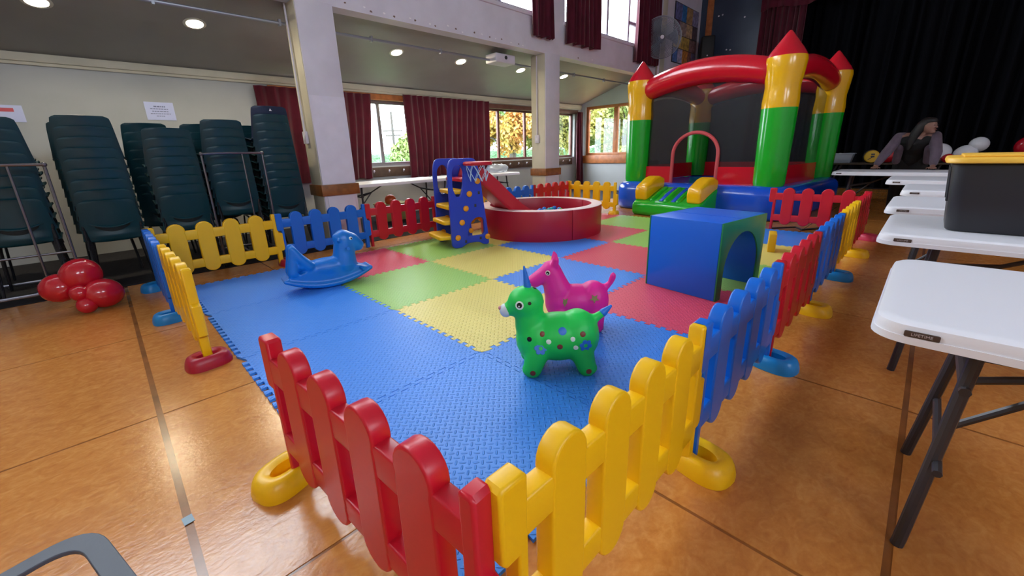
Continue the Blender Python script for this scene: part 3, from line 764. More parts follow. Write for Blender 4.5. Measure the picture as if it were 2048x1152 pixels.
# ------------------------------------------------------------------ toddler slide
SA = R(-15)
t = thing('toddler_slide', 'blue toddler slide with yellow steps and a basketball hoop', 'slide', (2.52, 3.29, .0145), SA)
M_sb = mat('royal_blue_plastic', '2440c0', .33); M_so = mat('orange_knob_plastic', 'ef9a1a', .35); M_sy = mat('yellow_step_plastic', 'e8b414', .4); M_sr = mat('red_slide_plastic', 'c01a30', .35)
def rounded(pts, r, n=4):
    out = []; k = len(pts)
    for i in range(k):
        p = Vector(pts[i]+(0,)); a = Vector(pts[i-1]+(0,)); b = Vector(pts[(i+1) % k]+(0,))
        d = min(r, (a-p).length*.45, (b-p).length*.45); p0 = p+(a-p).normalized()*d; p1 = p+(b-p).normalized()*d
        for j in range(n+1):
            w = j/n; q = p0*(1-w)**2+p*2*w*(1-w)+p1*w*w; out.append((q.x, q.y))
    return out
so = rounded([(0, 0), (.13, .0), (.2, .045), (.36, .045), (.43, .0), (.5, .0), (.485, .22), (.45, .5), (.42, .78), (.40, .93), (.36, 1.06), (.03, 1.06), (.0, .9)], .07)
h1 = rounded([(.05, .72), (.09, .62), (.14, .62), (.18, .72), (.2, .92), (.16, .98), (.1, .98), (.055, .92)], .04)
h2 = rounded([(.2, .13), (.44, .13), (.435, .34), (.34, .36), (.26, .3)], .05)
side = plate(so, [h1, h2], .04, .008, STAND, 2, 'side_panel')
SW = .5
for q in (0, SW):
    p = obj('side_panel', side, M_sb, t, (0, q, 0))
    for (x, z) in ((.37, .79), (.255, .645), (.2, .475), (.14, .31), (.075, .13), (.475, .1)):
        obj('knob', G().lathe([(.001, .0), (.034, .0), (.036, .012), (.026, .022), (.012, .026), (.001, .026)], 12, T(x, -.02, z) @ RX(PI/2)).mesh('k'), M_so, p)
    for (x, z) in ((.385, .65), (.33, .5), (.18, .07), (.38, .09)):
        obj('square_hole', G().span(x-.014, x+.014, -.0215, -.018, z-.018, z+.018).mesh('h', bevel=.003), M_leg, p)
for k, (x0, z) in enumerate(((-.14, .13), (-.07, .31), (-.01, .49), (.05, .67))):
    st = plate(rounded([(x0, .035), (x0+.19, .015), (x0+.19, SW-.015), (x0, SW-.035)], .05), [], .05, .016, T(0, 0, z), 3, 'step')
    obj('step', st, M_sy, t)
obj('platform', G().span(.16, .42, .02, SW-.02, .79, .83).mesh('p', bevel=.01), M_sr, t)
obj('back_board', G().span(.22, .43, .02, .05, .14, .36).mesh('p', bevel=.006).copy(), M_sy, t, (0, SW-.09, 0))
# slide chute
def chute():
    path = [(.33, .84), (.44, .80), (.6, .66), (.8, .47), (.95, .34), (1.1, .24), (1.25, .2)]
    sec = [(-.2, .14), (-.22, .145), (-.22, .0), (-.2, -.03), (.2, -.03), (.22, .0), (.22, .145), (.2, .14), (.185, .01), (-.185, .01)]
    g = G(); vs = []; k = len(sec)
    for i, (x, z) in enumerate(path):
        a = path[max(0, i-1)]; b = path[min(len(path)-1, i+1)]; d = math.atan2(b[1]-a[1], b[0]-a[0])
        for y, h in sec: vs.append((x-h*math.sin(d), y, z+h*math.cos(d)))
    fs = [(i*k+j, i*k+(j+1) % k, (i+1)*k+(j+1) % k, (i+1)*k+j) for i in range(len(path)-1) for j in range(k)]+[tuple(range(k)), tuple((len(path)-1)*k+j for j in range(k-1, -1, -1))]
    return g.add(vs, fs).mesh('chute', bevel=.006)
obj('chute', chute(), M_sr, t, (0, SW/2, 0))
hp = obj('hoop', G().tube([(.31+.15*math.cos(a*PI/12), -.185+.15*math.sin(a*PI/12), 1.0) for a in range(24)], .022, 8, True).tube([(.31, -.04, 1.0), (.31, -.02, .98)], .02, 8).mesh('h'), M_sr, t)
net = G(); ln = []
for k in range(8):
    a = 2*PI*k/8
    for s in (-1, 1):
        net.tube([(.31+(.145-.05*w)*math.cos(a+s*w*.8), -.185+(.145-.05*w)*math.sin(a+s*w*.8), .99-.19*w) for w in (0, .33, .66, 1)], .0035, 5)
obj('net', net.mesh('n'), mat('pale_net_string', 'b8d4f0', .6), hp)

# ------------------------------------------------------------------ rocking horse
def rocking_horse():
    t = thing('rocking_horse', 'blue plastic rocking horse on the left blue mat', 'rocking horse', (.93, 3.02, .0145), R(-9)); t.scale = (.88,)*3
    g = G()
    low = [(-.42+.84*i/16, .012+.6*(-.42+.84*i/16)**2) for i in range(17)]
    g.prism(low + [(.43, .15), (.36, .15), (.3, .175), (.0, .2), (-.2, .2), (-.34, .17), (-.43, .14)], -.1, .1, STAND)
    for s in (-1, 1): g.tube([(x, s*.1, z+.022) for x, z in low], [.02+.012*math.sin(PI*i/16) for i in range(17)], 10)
    g.ell((0, 0, .19), (.29, .112, .105)); g.ell((-.02, 0, .23), (.2, .1, .06))
    g.limb([(.17, 0, .2), (.18, 0, .32), (.19, 0, .44)], [.125, .108, .096])       # neck
    g.limb([(.185, 0, .465), (.27, 0, .43), (.325, 0, .375)], [.09, .078, .065])    # head, muzzle
    g.ell((.13, 0, .47), (.05, .03, .06))
    for s in (-1, 1): g.limb([(.15, s*.06, .46), (.12, s*.09, .46)], [.026, .016])
    for s in (-1, 1):      # seat back wings
        g.limb([(-.18, s*.06, .24), (-.25, s*.065, .33), (-.3, s*.065, .43)], [.055, .048, .036])
        g.limb([(-.3, s*.065, .42), (-.33, s*.07, .2)], [.034, .05])
    g.limb([(-.24, -.05, .26), (-.24, .05, .26)], [.055, .055]); g.limb([(-.28, -.06, .35), (-.28, .06, .35)], [.03, .03])
    obj('body', blob(g, 'rocking_horse', .011, 5), mat('rocker_blue_plastic', '0a74d4', .33), t)
    for s in (-1, 1):
        obj('handle', G().tube([(.2, s*.06, .37), (.19, s*.16, .38)], .016, 10).mesh('h'), MATS['rocker_blue_plastic'], t)
        f = obj('foot_peg', G().tube([(.3, s*.08, .15), (.32, s*.16, .15)], .02, 10).mesh('h'), MATS['rocker_blue_plastic'], t)
        e = obj('eye', G().ell((.245, s*.078, .465), (.019, .01, .017), 12, 8).mesh('e'), M_balw, t)
        obj('pupil', G().ell((.25, s*.086, .465), (.009, .005, .011), 10, 6).mesh('e'), M_leg, e)
rocking_horse()

# ------------------------------------------------------------------ bouncy animals
def stick_on(me, o, p, nrm, m, name, parent):
    q = Vector((0, 0, 1)).rotation_difference(Vector(nrm)); a = obj(name, me, m, parent); a.location = p; a.rotation_mode = 'QUATERNION'; a.rotation_quaternion = q; return a
def surf(me, origin, direction):
    from mathutils.bvhtree import BVHTree
    b = BVHTree.FromPolygons([v.co for v in me.vertices], [p.vertices for p in me.polygons]); return b.ray_cast(Vector(origin), Vector(direction))
def disc(r, h=.0016): return G().lathe([(.0005, h), (r*.8, h), (r, 0), (r*.9, -h), (.0005, -h)], 14).mesh('disc')
def flower(r):
    g = G()
    for k in range(6):
        a = k*PI/3; g.lathe([(.0005, .0018), (r*.33, .0015), (r*.38, -.001), (.0005, -.001)], 10, T(r*.62*math.cos(a), r*.62*math.sin(a), 0))
    return g.mesh('flower')
def star(r):
    return G().prism([(r*(1 if i % 2 == 0 else .45)*math.cos(i*PI/5+.2), r*(1 if i % 2 == 0 else .45)*math.sin(i*PI/5+.2)) for i in range(10)], -.002, .0016).mesh('star')
def hopper_green():
    t = thing('hopper_toy', 'green spotted inflatable bouncing toy animal with a blue horn', 'bouncing toy', (1.17, .575, .0145), R(136), 'inflatable bouncing animals')
    g = G()                                      # faces local +x
    g.ell((0, 0, .178), (.185, .125, .13)); g.ell((-.1, 0, .183), (.118, .125, .14)); g.ell((.115, 0, .174), (.108, .112, .135))
    g.limb([(.14, 0, .24), (.15, 0, .32), (.155, 0, .37)], [.085, .075, .082])
    g.ell((.165, 0, .375), (.095, .088, .085)); g.limb([(.2, 0, .355), (.265, 0, .335)], [.062, .034])
    for x, y in ((.13, .075), (.13, -.075), (-.13, .075), (-.13, -.075)):
        g.limb([(x*.85, y*.8, .13), (x*1.08, y*1.08, .035)], [.066, .05]); g.ell((x*1.12, y*1.1, .032), (.052, .046, .032))
    g.limb([(-.19, 0, .27), (-.235, 0, .3)], [.025, .02])
    me = blob(g, 'hopper', .009, 8); mg = mat('green_rubber', '1fcc54', .42, spec=.4)
    obj('body', me, mg, t)
    mb, mr, mw, mk = mat('blue_paint', '1f6fd0', .4), mat('brown_red_paint', '7a3222', .4), mat('white_paint', 'dff0e4', .4), mat('black_paint', '0c0c0c', .3)
    hn = G()
    hn.lathe([(.02, -.01), (.018, .02), (.014, .05), (.01, .085), (.004, .115), (.0005, .118)], 12, T(.155, .0, .45) @ RY(R(8)))
    for k in range(4): hn.lathe([(.001, -.005), (.0195-.0035*k, -.004), (.0195-.0035*k, .004), (.001, .005)], 12, T(.155+.0028*k, 0, .462+.022*k) @ RY(R(14)))
    obj('horn', hn.mesh('h'), mb, t)
    obj('tail_tip', G().limb([(-.235, 0, .302), (-.272, 0, .335)], [.021, .008]).mesh('t'), mb, t)
    ns = obj('muzzle', G().ell((.268, 0, .332), (.034, .038, .036)).mesh('m'), mat('pale_grey_paint', 'c6cfd8', .4), t)
    obj('nose', G().ell((.296, 0, .345), (.012, .016, .011), 10, 8).mesh('m'), mat('pink_paint', 'c87a80', .4), ns)
    sp = [(.09, .235, 'r'), (-.01, .25, 'b2'), (.06, .2, 'w'), (-.06, .21, 'w'), (.005, .175, 'r'), (-.075, .165, 'w'), (-.11, .235, 'r'), (.1, .165, 'f'), (-.125, .175, 'f'), (.155, .21, 'k')]
    D = {'r': (disc(.0145), mr), 'w': (disc(.013), mw), 'b2': (disc(.021), mb), 'f': (flower(.034), mb), 'k': (disc(.013), mk)}
    for s in (-1, 1):
        for x, z, k in sp:
            h = surf(me, (x, s*.5, z), (0, -s, 0))
            if h[0]: stick_on(D[k][0], t, h[0], h[1], D[k][1], {'f': 'flower_print'}.get(k, 'spot_print'), t)
        for x in (.142, -.142):
            h = surf(me, (x, s*.5, .035), (0, -s, 0))
            if h[0]: stick_on(D['r'][0], t, h[0], h[1], mr, 'spot_print', t)
        h = surf(me, (.2, s*.5, .385), (0, -s, 0)); e = stick_on(disc(.022), t, h[0], h[1], mw, 'eye', t)
        obj('pupil', disc(.0145), mk, e, (0, 0, .0014)); obj('eye_glint', disc(.004), mw, e, (.003, .004, .003))
        h = surf(me, (.15, s*.5, .395), (0, -s, 0)); stick_on(disc(.009), t, h[0], h[1], mk, 'ear_mark', t)
    h = surf(me, (.12, 0, .8), (0, 0, -1)); stick_on(disc(.013), t, h[0], h[1], mk, 'valve', t)
hopper_green()
def hopper_pink():
    t = thing('hopper_toy', 'pink inflatable bouncing pony with green stars', 'bouncing toy', (1.64, .80, .0145), R(133), 'inflatable bouncing animals'); t.scale = (.9,)*3
    g = G()
    g.ell((0, 0, .2), (.2, .12, .13)); g.ell((-.115, 0, .215), (.115, .12, .14)); g.ell((.125, 0, .21), (.1, .11, .135))
    g.limb([(.13, 0, .28), (.16, 0, .37), (.18, 0, .43)], [.1, .082, .074])
    g.limb([(.18, 0, .43), (.235, 0, .4), (.295, 0, .36)], [.072, .056, .05]); g.ell((.3, 0, .36), (.05, .05, .046))
    for s in (-1, 1): g.limb([(.155, s*.04, .48), (.15, s*.05, .525), (.155, s*.048, .555)], [.026, .024, .011])
    g.ell((.19, 0, .485), (.04, .03, .02))
    for x, y in ((.12, .07), (.12, -.07), (-.13, .07), (-.13, -.07)):
        g.limb([(x, y*.85, .14), (x*1.04, y, .04)], [.065, .052]); g.ell((x*1.04, y, .032), (.054, .05, .032))
    g.limb([(-.19, 0, .295), (-.235, 0, .335), (-.25, 0, .375)], [.028, .019, .023]); g.ell((-.252, 0, .385), (.022, .023, .03))
    me = blob(g, 'pony', .009, 7); obj('body', me, mat('pink_rubber', 'e82494', .45, spec=.4), t)
    mo = mat('olive_paint', '8a7a48', .45)
    for s in (-1, 1):
        for x, z in ((.09, .235), (-.11, .26)):
            h = surf(me, (x, s*.5, z), (0, -s, 0)); stick_on(star(.034), t, h[0], h[1], mo, 'star_print', t)
        h = surf(me, (.205, s*.5, .435), (0, -s, 0)); e = stick_on(disc(.018), t, h[0], h[1], mat('eye_white', 'e4c8c0', .4), 'eye', t)
        obj('pupil', disc(.012), MATS['black_paint'], e, (0, 0, .0014)); obj('eye_glint', disc(.0035), MATS['white_paint'], e, (.003, .004, .003))
        h = surf(me, (.6, s*.018, .37), (-1, 0, 0)); stick_on(disc(.006), t, h[0], h[1], mat('dark_pink_paint', 'a01060', .4), 'nostril', t)
hopper_pink()

# ------------------------------------------------------------------ bouncy castle
def castle():
    FLp = (7.22, 3.42); ang = R(-96); Wd, D = 2.36, 2.3
    t = thing('bouncy_castle', 'inflatable bouncy castle with four turrets and a green entry ramp', 'bouncy castle', (FLp[0], FLp[1], 0), ang)
    v = dict(rough=.2, spec=.5, coat=.25, bump=.12, bscale=5, bdist=.02)
    cb, cg, cy, cr = mat('castle_blue_vinyl', '0a4fd0', **v), mat('castle_green_vinyl', '10a824', **v), mat('castle_yellow_vinyl', 'f2b408', **v), mat('castle_red_vinyl', 'cc0f26', **v)
    o = .36
    base = G(); vs = []; rings = [(.06, 0), (.02, .015), (0, .06), (0, .2), (0, .38), (.015, .44), (.06, .49), (.14, .515), (.26, .515), (.36, .48)]
    for ins, z in rings:
        q = rrect(-o+ins, Wd+o-ins, -o+ins, D+o-ins, .42-ins*.6, 9); nq = len(q); vs += [(x, y, z) for x, y in q]
    base.add(vs, [(j*nq+i, j*nq+(i+1) % nq, (j+1)*nq+(i+1) % nq, (j+1)*nq+i) for j in range(len(rings)-1) for i in range(nq)]+[tuple(range(nq-1, -1, -1)), tuple((len(rings)-1)*nq+i for i in range(nq))])
    obj('base', base.mesh('b', ang=60), cb, t)
    obj('jumping_floor', G().span(.1, Wd-.1, .1, D-.1, .44, .475).mesh('j', bevel=.015), cb, t)
    gm = G().lathe([(.001, .49), (.2, .5), (.215, .56), (.22, .8), (.228, 1.2), (.234, 1.63), (.001, 1.63)], 28).mesh('g', ang=50)
    ym = G().lathe([(.001, 1.63), (.234, 1.63), (.236, 1.72), (.228, 1.82), (.222, 1.92), (.245, 2.1), (.26, 2.25), (.252, 2.31), (.001, 2.31)], 28).mesh('y', ang=50)
    cm = G().lathe([(.001, 2.3), (.252, 2.31), (.215, 2.38), (.13, 2.5), (.05, 2.61), (.018, 2.65), (.001, 2.655)], 28).mesh('r', ang=60)
    for (x, y) in ((0, 0), (Wd, 0), (Wd, D), (0, D)):
        p = obj('turret', gm, cg, t, (x, y, 0)); obj('upper_section', ym, cy, p); obj('cone', cm, cr, p)
    def arch(a, b, nm, r=.2, up=.16):
        a, b = Vector(a), Vector(b); pts = []
        for i in range(19):
            w = i/18; q = a.lerp(b, w); q.z = 2.12+up*math.sin(PI*w)**.8; pts.append(q)
        pts[0].z -= .0
        obj(nm, G().tube(pts, [r*(.8+.2*math.sin(PI*min(1, max(0, i/18*1.0)))**.3) for i in range(19)], 20).mesh('a', ang=80), cr, t)
    arch((.12, .0, 2), (Wd-.1, .0, 2), 'arch_beam', .2, .19); arch((Wd, .12, 2), (Wd, D-.12, 2), 'arch_beam', .18); arch((0, .12, 2), (0, D-.12, 2), 'arch_beam', .18); arch((.12, D, 2), (Wd-.12, D, 2), 'arch_beam', .18, .16)
    # netting, low walls
    net = see_through('black_netting', '24242c', .4, .5, .3)
    d0, d1, dh = .74, 1.55, 1.36
    def topz(w): return 1.96+.16*math.sin(PI*w)**.8
    pts = [(.18, .5)]
    pts += [(d0, .5), (d0, 1.0)]
    for i in range(1, 12):
        a = PI-PI*i/12; pts.append(((d0+d1)/2+(d1-d0)/2*math.cos(a), 1.0+(dh-1.0)*math.sin(a)))
    pts += [(d1, 1.0), (d1, .5), (Wd-.18, .5)]
    pts += [(.18+(Wd-.36)*(1-i/14), topz(1-i/14)) for i in range(15)]
    def panel(outline, y, th, nm, m):  # x,z outline in the front plane
        return obj(nm, G().prism(outline, -th/2, th/2, T(0, y, 0) @ STAND).mesh('n', smooth=False), m, t)
    hi = [(x, max(z, .78)) for x, z in pts]
    panel(hi, 0.0, .004, 'front_netting', net)
    panel([(.17, .49), (d0, .49), (d0, .79), (.17, .79)], -.01, .03, 'low_wall', cr); panel([(d1, .49), (Wd-.17, .49), (Wd-.17, .79), (d1, .79)], -.01, .03, 'low_wall', cr)
    ring = [(d0, 0, .5), (d0, 0, .8), (d0, 0, 1.0)]
    for i in range(1, 16):
        a = PI-PI*i/16; ring.append(((d0+d1)/2+(d1-d0)/2*math.cos(a), 0, 1.0+(dh-1.0)*math.sin(a)))
    ring += [(d1, 0, 1.0), (d1, 0, .8), (d1, 0, .5)]
    obj('door_trim', G().tube([Vector(p)+Vector((0, -.015, 0)) for p in ring], .03, 10).mesh('d'), mat('faded_red_vinyl', 'c84a50', .4), t)
    for x in (0, Wd):
        sd = [(.18, .78), (D-.18, .78)] + [(.18+(D-.36)*(1-i/12), topz(1-i/12)-.05) for i in range(13)]
        obj('side_netting', G().prism(sd, -.002, .002, T(x, 0, 0) @ RZ(PI/2) @ STAND).mesh('n', smooth=False), net, t)
        obj('low_wall', G().prism([(.17, .49), (D-.17, .49), (D-.17, .79), (.17, .79)], -.015, .015, T(x, 0, 0) @ RZ(PI/2) @ STAND).mesh('n', smooth=False), cr, t)
        for q in (.2, D-.2): obj('net_binding', G().tube([(x, q, .5), (x, q, 1.95)], .014, 6).mesh('s'), MATS['faded_red_vinyl'], t)
    bk = [(.18, .78), (Wd-.18, .78)] + [(.18+(Wd-.36)*(1-i/12), topz(1-i/12)-.03) for i in range(13)]
    panel(bk, D, .004, 'back_netting', net); panel([(.17, .49), (Wd-.17, .49), (Wd-.17, .79), (.17, .79)], D, .03, 'low_wall', cr)
    for q in (.2, Wd-.2): obj('net_binding', G().tube([(q, -.005, .5), (q, -.005, 1.95)], .014, 6).mesh('s'), MATS['faded_red_vinyl'], t)
    # entry ramp
    r0, r1 = .56, 1.76
    YZ = Matrix(((0, 0, 1, 0), (1, 0, 0, 0), (0, 1, 0, 0), (0, 0, 0, 1)))
    rp = [(-.2, 0), (-.2, .44), (-.36, .46), (-.62, .36), (-.86, .25), (-.93, .2), (-.93, .05), (-.88, 0)]
    ra = obj('ramp', G().prism(rp, r0, r1, YZ).mesh('r', bevel=.05, seg=4), cg, t)
    for a in (1.03, 1.25):
        obj('ramp_stripe', G().prism([(-.4, .43), (-.4, .462), (-.62, .38), (-.84, .275), (-.84, .24)], a, a+.07, YZ).mesh('s', bevel=.006), cb, ra)
    for a in (.84, 1.1, 1.32):
        obj('ramp_cushion', G().limb([(a+.05, -.42, .42), (a+.05, -.62, .345), (a+.05, -.82, .255)], [.05, .055, .05]).mesh('c'), cg, ra)
    for a in (r0+.0, r1-.25):
        rr = [(-.28, .40), (-.28, .6), (-.45, .655), (-.6, .62), (-.84, .5), (-.87, .4), (-.85, .25), (-.6, .3)]
        obj('ramp_rail', G().prism(rr, a, a+.23, YZ).mesh('q', bevel=.04, seg=4), cy, ra)
castle()
tag(obj('power_cable', G().tube([(6.1, .75, .012), (6.2, .62, .02), (6.25, .5, .03), (6.2, .42, .012), (6.4, .3, .012), (6.8, .1, .012), (7.6, -.1, .012)], .012, 8).mesh('c'), M_leg), 'black cable on the floor behind the far red fence panel', 'cable')

# ------------------------------------------------------------------ wall and ceiling fittings
M_lamp = emit('warm_downlight_glow', 'fff0c8', 220)
M_lring = mat('downlight_ring_white', 'd8d4c8', .4)
def ceil_z(y): return ZC0+.02 + (y-(YC+.22))*((ZC1-.05)-(ZC0+.02))/(YW-YC-.02)
lt_ = math.atan2((ZC1-.05)-(ZC0+.02), YW-YC-.02)
LBL = ['nearest the top left corner', 'second from the left', 'hidden behind the first column', 'first to the right of the first column', 'second to the right of the first column', 'left of the second column', 'right of the second column']
for k, x in enumerate((-.41, .84, 2.14, 3.45, 4.72, 6.24, 7.62)):
    y = 5.78-.035*k; z = ceil_z(y)
    t = thing('downlight', 'round recessed ceiling downlight %s' % LBL[k], 'ceiling light', (x, y, z), 0, 'aisle downlights'); t.rotation_euler = (lt_, 0, 0)
    obj('trim_ring', G().lathe([(.082, .0), (.112, -.002), (.115, -.008), (.085, -.012), (.08, .002)], 28).mesh('r'), M_lring, t)
    obj('lamp_face', G().lathe([(.001, -.006), (.06, -.006), (.082, -.002), (.082, .004), (.001, .004)], 28).mesh('l'), M_lamp, t)
    l = bpy.data.lights.new('downlight_lamp', 'SPOT'); l.energy = 6; l.color = (1, .82, .55); l.spot_size = R(120); l.spot_blend = .8; l.shadow_soft_size = .07
    lo = bpy.data.objects.new('downlight_lamp', l); COL.objects.link(lo); lo.location = (x, y, z-.03); lo['label'] = 'warm lamp of a ceiling downlight'
# conduit under the aisle ceiling
M_pipe = mat('grey_conduit', '9a9ca6', .35, metal=.5)
t = thing('conduit_pipe', 'grey conduit pipe along the aisle ceiling', 'pipe', (-4.5, 5.2, 2.69))
obj('pipe', G().tube([(0, 0, 0), (14.3, 0, .02)], .02, 10).mesh('p'), M_pipe, t)
for k in range(12): obj('pipe_clip', G().span(-.012+.2+1.18*k, .012+.2+1.18*k, -.025, .025, -.025, .05).mesh('c'), M_pipe, t)
t = thing('projector_box', 'white box fitting hanging on the ceiling conduit', 'projector', (5.25, 5.16, 2.74))
obj('case', G().span(-.24, .24, -.14, .14, -.09, .06).mesh('c', bevel=.02, seg=3), M_white, t)
obj('lens', G().lathe([(.001, -.03), (.03, -.03), (.03, .01), (.001, .01)], 14, T(0, -.14, .0) @ RX(PI/2)).mesh('l'), M_leg, t)
obj('bracket', G().tube([(0, 0, .06), (0, 0, .09)], .03, 10).mesh('b'), M_leg, t)
def wall_box(loc, d, label, nm='switch_box', cond=None):
    t = thing(nm, label, 'switch', loc)
    obj('cover', G().box((0, 0, 0), d).mesh('b', bevel=.006), M_white, t)
    obj('rocker', G().box((-d[0]*.5 if d[0] < d[1] else 0, -d[1]*.5 if d[1] < d[0] else 0, 0), (.008 if d[0] < d[1] else d[0]*.4, .008 if d[1] < d[0] else d[1]*.4, d[2]*.35)).mesh('r', bevel=.002), M_table, t)
    if cond: obj('conduit', G().tube([(0, 0, d[2]/2), (0, 0, cond)], .012, 8).mesh('c'), M_white, t)
wall_box((1.635, 5.05, 1.38), (.035, .1, .15), 'white switch box on the side of the first column', cond=1.5)
wall_box((6.045, 5.0, 1.36), (.035, .1, .15), 'white switch box on the side of the second column', cond=1.5)
# notices
def notice(x0, x1, z0, z1, label, lines, hdr=None):
    t = thing('paper_notice', label, 'notice', ((x0+x1)/2, YW-.004, (z0+z1)/2)); w, h = x1-x0, z1-z0
    obj('sheet', G().span(-w/2, w/2, -.0015, .0015, -h/2, h/2).mesh('s'), mat('laminated_paper', 'c4c8f0', .25), t)
    if hdr: obj('printed_band', G().span(-w/2, w/2-.07, -.0025, -.001, h/2-.07, h/2-.03).mesh('s'), mat('red_print', 'd0525c', .5), t)
    random.seed(2)
    for k, (wd, hh) in enumerate(lines):
        g = G(); x = -wd/2
        while x < wd/2-.01:
            q = min(random.uniform(.012, .03), wd/2-x); g.span(x, x+q, -.0024, -.001, h/2-.055-.03*k-hh/2, h/2-.055-.03*k+hh/2); x += q+.006
        obj('printed_line', g.mesh('l', smooth=False), mat('grey_print', '70749c', .5), t)
notice(.28, .585, 1.68, 1.905, 'laminated white notice taped to the wall above the chairs', [(.12, .016), (.2, .009), (.17, .009), (.21, .009), (.1, .009)])
notice(-1.08, -.8, 1.62, 1.8, 'white notice with a red heading at the left edge', [], hdr=1)
# fan
t = thing('wall_fan', 'round grey wall fan in a wire cage above the castle', 'fan', (10.05, 4.5, 3.68), R(-48))
cage = G(); RF = .46
for q in (-.06, .06):
    for r in (.46, .43, .4, .37, .34, .31, .28, .25, .22, .19, .16, .13, .1): cage.tube([(r*math.cos(a*PI/18), q*(1-.5*(r/.46)**4)+(.0), r*math.sin(a*PI/18)) for a in range(36)], .004 if r < .46 else .008, 5, True)
    for k in range(64):
        a = 2*PI*k/64; cage.tube([(.06*math.cos(a), q*1.1, .06*math.sin(a)), (.3*math.cos(a), q, .3*math.sin(a)), (.46*math.cos(a), q*.4, .46*math.sin(a))], .0025, 4)
M_fan = mat('grey_fan_metal', '8c92a0', .3, metal=.5)
obj('cage', cage.mesh('c'), M_fan, t)
bl = G()
for k in range(3):
    a = 2*PI*k/3
    bl.sheet(lambda u, v, a=a: ((.08+.32*u)*math.cos(a+(v-.5)*(.5+.5*u)), (v-.5)*.07, (.08+.32*u)*math.sin(a+(v-.5)*(.5+.5*u))), 6, 4)
obj('blades', bl.mesh('b', solid=.004), mat('smoky_blade', '6a707c', .3), t)
obj('hub', G().lathe([(.001, .075), (.045, .07), (.05, .0), (.001, 0)], 16, RX(PI/2)).mesh('h'), M_white, t)
obj('motor', G().lathe([(.001, .0), (.09, .02), (.1, .12), (.05, .2), (.001, .2)], 18, RX(-PI/2)).mesh('h'), M_leg, t)
obj('arm', G().tube([(0, .15, 0), (.1, .3, -.05)], .02, 8).mesh('h'), M_leg, t)
tag(obj('standpipe', G().tube([(10.42, 4.72, 2.9), (10.42, 4.72, 5.4)], .03, 10).mesh('p'), M_white), 'white vertical pipe on the column behind the fan', 'pipe')
# poster: plain patchwork of coloured photos
t = thing('collage_poster', 'framed collage of coloured picture patches on the wall beside the stage', 'poster', (12.05, YC, 4.06))
obj('backing', G().span(-.76, .76, -.02, 0, -.72, .72).mesh('b', bevel=.003), M_leg, t)
random.seed(11); pc = ['5a78b8', 'b0a8c8', 'c8823c', '8a5a50', '6a6488', 'c8b070', 'b8984c', '8c6a6c', '78506a', 'a89088', 'c8a880', '584c5c', '6a6ca0', '2f74b4', 'a8855c', '8a88b0', '4a5068', '9a7a5c']
rows = [(-.70, -.36, 5), (-.34, -.04, 3), (-.02, .30, 4), (.32, .70, 4)]; q = 0
for (z0, z1, n) in rows:
    e = [-.74]; 
    for k in range(n-1): e.append(-.74+1.48*(k+1)/n+random.uniform(-.06, .06))
    e.append(.74)
    for k in range(n):
        c = pc[q % len(pc)]; q += 1
        obj('picture_patch', G().span(e[k]+.008, e[k+1]-.008, -.026, -.019, z0, z1).mesh('p'), mat('picture_%s' % c, c, .3, var=.45, vscale=14), t)
# loudspeaker
t = thing('loudspeaker', 'black loudspeaker on a wall bracket beside the collage', 'speaker', (12.5, 4.35, 3.42), R(-60))
obj('cabinet', G().span(-.17, .17, -.15, .15, .02, .62).mesh('c', bevel=.03, seg=3), mat('black_speaker', '17171a', .45), t)
obj('grille', G().span(-.15, .15, -.16, -.145, .06, .58).mesh('c', bevel=.01), mat('black_grille', '1c1c1f', .6, bump=.5, bscale=300), t)
obj('badge', disc(.018), M_white, t, (.0, -.162, .12), (PI/2, 0, 0))
obj('bracket', G().tube([(0, .1, .02), (0, .1, -.05), (.2, .48, -.05)], .02, 8).mesh('b'), M_leg, t)
for k, (y, z) in enumerate(((4.3, 4.62), (4.2, 4.63), (3.62, 4.45), (4.0, 3.72), (3.9, 3.7))):  # small white specks on the blue wall, drawn as flat discs
    tag(obj('wall_speck', disc(.022, .006), M_white, None, (HX1-.004, y, z), (0, -PI/2, 0)), 'small white stud on the dark blue stage wall, %s' % ('upper left', 'upper left but one', 'upper right', 'lower left', 'lower right')[k], 'speck', 'specks on the blue stage wall')

# things on the tables ------------------------------------------------
def bag(loc, s, label, m):
    g = G(); random.seed(5)
    g.ell((0, 0, s[2]*.42), (s[0], s[1], s[2]*.5), 28, 18)
    me = g.mesh('bag')
    for v in me.vertices:
        n = noise.noise_vector(v.co*9)*.035; v.co += n
        if v.co.z < .004: v.co.z = .002
    me.shade_flat(); tag(obj('plastic_bag', me, m, None, loc), label, 'bag')
M_bag = see_through('clear_plastic_film', 'c4ccda', .55, .15, .6)
bag((5.72, 5.85, .717), (.26, .2, .2), 'clear plastic bag heaped on the window table', M_bag)
t = thing('plastic_tub', 'clear crinkled plastic tub on the trestle table by the castle', 'tub', (9.92, .93, .7365), R(-90))
obj('tub_wall', taper(.5, .36, 0, .17, .03, .035).mesh('b', bevel=.006), M_bag, t)
obj('rim', G().tube([(x, y, .17) for x, y in rrect(-.01, .51, -.01, .37, .04, 4)], .01, 6, True).mesh('r'), M_bag, t)
g = G().ell((.25, .18, .1), (.19, .13, .085), 24, 16).mesh('wrap')
for v in g.vertices: v.co += noise.noise_vector(v.co*14)*.03
obj('wrapping', g, M_balw, t)
t = thing('yellow_drum', 'round yellow drum with black marks on the trestle table', 'drum', (10.0, .16, .737), R(-72))
obj('disc_face', G().lathe([(.001, -.04), (.1, -.04), (.11, -.03), (.11, .03), (.1, .04), (.001, .04)], 28, T(0, 0, .115) @ RX(PI/2)).mesh('d'), mat('yellow_drum_plastic', 'e2b41c', .4), t)
